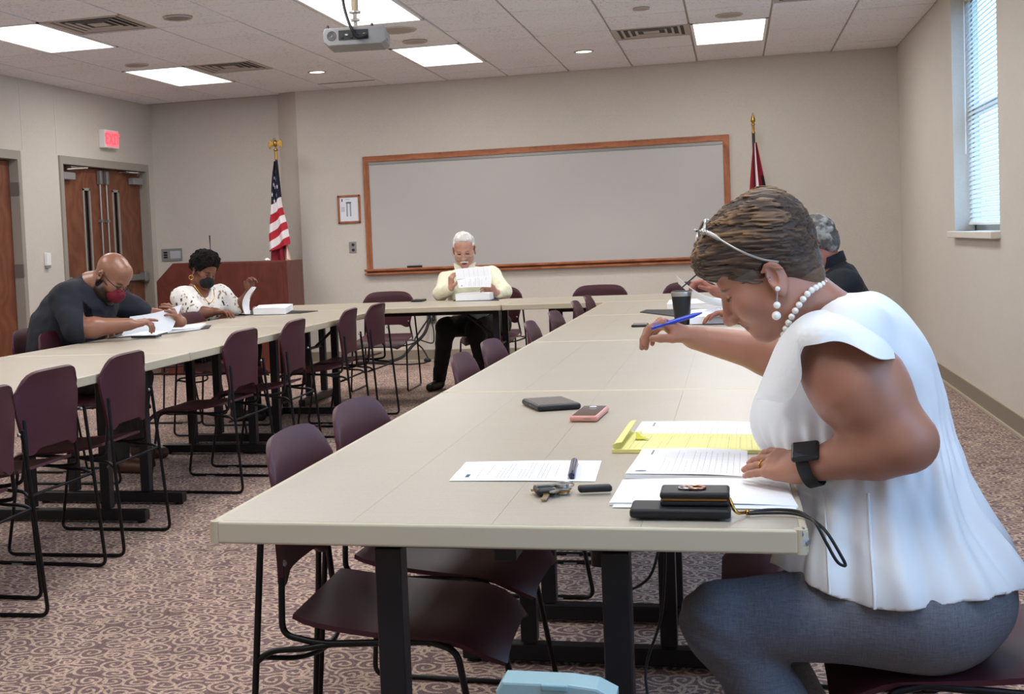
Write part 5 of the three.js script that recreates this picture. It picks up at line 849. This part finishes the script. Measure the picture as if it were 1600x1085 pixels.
// ---------------------------------------------------------------- their papers and things
const quad = (pts, bow = 0, n = 10) => shell((u, v) => { const a = pts[0].clone().lerp(pts[1], v), b = pts[3].clone().lerp(pts[2], v), p = a.lerp(b, u); p.y += bow * Math.sin(u * 3.14); p.z += bow * .6 * Math.sin(v * 3.14); return p; }, n, n, .001);
function openBinder(label, l, rightBlock, extra) {
  const t = thing('ring_binder', label, 'binder'), c = onT(l); sheets(t, 'cover', c, .004, M.black, 0, undefined, M.black);
  if (rightBlock) sheets(t, 'page_block_top', onT(rightBlock.q, TOP + .004), rightBlock.h, M.paper, .003);
  if (extra) extra(t); return t;
}
const rings = (t, u, v, z, n, dz) => { for (let k = 0; k < n; k++) { const p = P(u, v, z - k * dz), r = new THREE.TorusGeometry(.022, .0018, 6, 20); r.translate(p.x, p.y, p.z); part('ring', r, M.steel, t); } };
{
  let t = openBinder('thick open binder of papers before the man in yellow', [[708, 471], [714, 467.5], [774, 465], [780, 470]], null, t => { const A = [V(-2.18, TOP + .005, -10.42), V(-2.18, TOP + .005, -10.67), V(-1.90, TOP + .005, -10.67), V(-1.90, TOP + .005, -10.42)]; sheets(t, 'top_sheet', A, .055, M.paper, .004); });
  t = thing('document', 'upper printed sheet held up by the man in yellow', 'paper'); part('sheet', quad([P(713, 437, -10.52), P(711.5, 421, -10.56), P(765, 417, -10.56), P(767, 433, -10.52)], .004), paperM.grid, t);
  t = thing('document', 'lower printed sheet held by the man in yellow, above the binder', 'paper'); part('sheet', quad([P(717, 450, -10.47), P(714, 438, -10.50), P(769, 430, -10.50), P(767, 449, -10.47)], .004), paperM.letter, t);
  const ph = PY(661, 470, TOP); t = thing('phone', 'small black phone on the far table left of the man in yellow', 'phone', undefined, [ph.x, TOP + .001, Math.max(ph.z, -10.62)]); part('case', new RoundedBoxGeometry(.1, .018, .16, 3, .006).translate(0, .009, 0), M.darkPlastic, t); part('screen', box(.085, .001, .14, 0, .0185, 0), M.glassDark, t);
  // navy man's binder
  t = openBinder('open binder with a raised white page before the man in navy', [[168, 530], [205, 517], [330, 509], [326, 514]], { q: [[262, 521], [272, 513], [322, 508], [312, 515]], h: .012 }, t => { part('raised_page', quad([P(190, 524, -7.12), P(203, 495, -7.16), P(284, 476, -7.44), P(268, 517, -7.36)], -.012), M.paper, t); part('loose_page', quad([P(182, 527, -7.05), P(225, 518, -7.2), P(266, 518, -7.34), P(240, 524, -7.15)], .004), M.paper, t); });
  const p2 = PY(238, 527, TOP); t = thing('phone', 'black phone at the edge of the navy man\'s binder', 'phone', undefined, [p2.x, TOP + .005, p2.z + .08]); part('case', new RoundedBoxGeometry(.16, .012, .08, 3, .005).translate(0, .006, 0), M.darkPlastic, t); part('screen', box(.145, .001, .068, 0, .0125, 0), M.glassDark, t);
  // floral woman's binder
  t = openBinder('open ring binder with turned pages before the woman in floral', [[338, 494], [372, 486], [497, 486.5], [470, 490]], { q: [[396, 492], [405, 486], [458, 484], [446, 491]], h: .045 }, t => { part('turned_page', shell((u, v) => { const a = P(380 + 11 * v * v + 3, 491 - 42 * v, -9.12 + .02 * v), b = P(391 + 9 * v, 491 - 42 * v, -9.3), p = a.lerp(b, u); p.x -= .03 * Math.sin(v * 3.1); return p; }, 8, 12, .006), M.paper, t); rings(t, 399, 484, -9.25, 3, .09); part('flat_page', quad([PY(345, 491, TOP + .008), PY(362, 486, TOP + .008), PY(392, 486, TOP + .012), PY(385, 491, TOP + .012)], .006), M.paper, t); });
  // black-shirted man's things
  t = openBinder('open binder with white page stacks behind the black tumbler', [[1000, 488.5], [1010, 485], [1150, 484], [1160, 508]], { q: [[1078, 507], [1080, 494], [1138, 492], [1150, 505]], h: .035 }, t => { rings(t, 1122, 487, -7.5, 3, .09); part('loose_sheet', quad([P(1082, 498, -7.1), P(1105, 483, -7.3), P(1135, 488, -7.3), P(1128, 500, -7.1)], .01), M.paper, t); });
  t = thing('paper_stack', 'low stack of white papers beyond the tumbler', 'paper'); sheets(t, 'top_sheet', onT([[1042, 483], [1046, 476], [1150, 473], [1150, 482]]), .03, M.paper, .004);
  const tb = PY(1066, 508, TOP); t = thing('tumbler', 'black insulated tumbler with a steel rim on the right table row', 'tumbler', undefined, [tb.x, TOP, tb.z]); part('cup', lathe([[0, 0], [.034, 0], [.036, .004], [.05, .152], [.048, .152], [.034, .01], [0, .01]], 32), M.darkPlastic, t); part('rim', lathe([[.0502, .15], [.0515, .152], [.0525, .172], [.049, .174], [.047, .15]], 32), M.steel, t); part('lid', lathe([[0, .166], [.047, .166], [.049, .174], [.046, .178], [0, .176]], 32), M.black, t);
  const pp = PY(1000, 510, TOP); t = thing('phone', 'small black phone left of the tumbler', 'phone', undefined, [pp.x, TOP + .001, pp.z]); part('case', new RoundedBoxGeometry(.08, .011, .15, 3, .005).translate(0, .0055, 0), M.darkPlastic, t); part('screen', box(.07, .001, .135, 0, .0115, 0), M.glassDark, t);
  t = thing('document', 'curved white sheet held up beyond the woman in white\'s forehead', 'paper'); part('sheet', shell((u, v) => { const p = P(1057, 431, -7.25).lerp(P(1128, 468, -7.15), u); p.y += -.03 * Math.sin(u * 3.1) - v * .05; p.z -= v * .2; return p; }, 12, 8, .0012), M.paper, t);
  t = thing('pen', 'thin dark pen in the raised hand of the man in black', 'pen'); part('barrel', poly([P(1062, 452, -7.18), P(1064, 451, -7.18), P(1090, 428, -7.2)], u => u === 0 ? .001 : .004, 8), M.darkPlastic, t);
}

renderer.render(scene, camera);
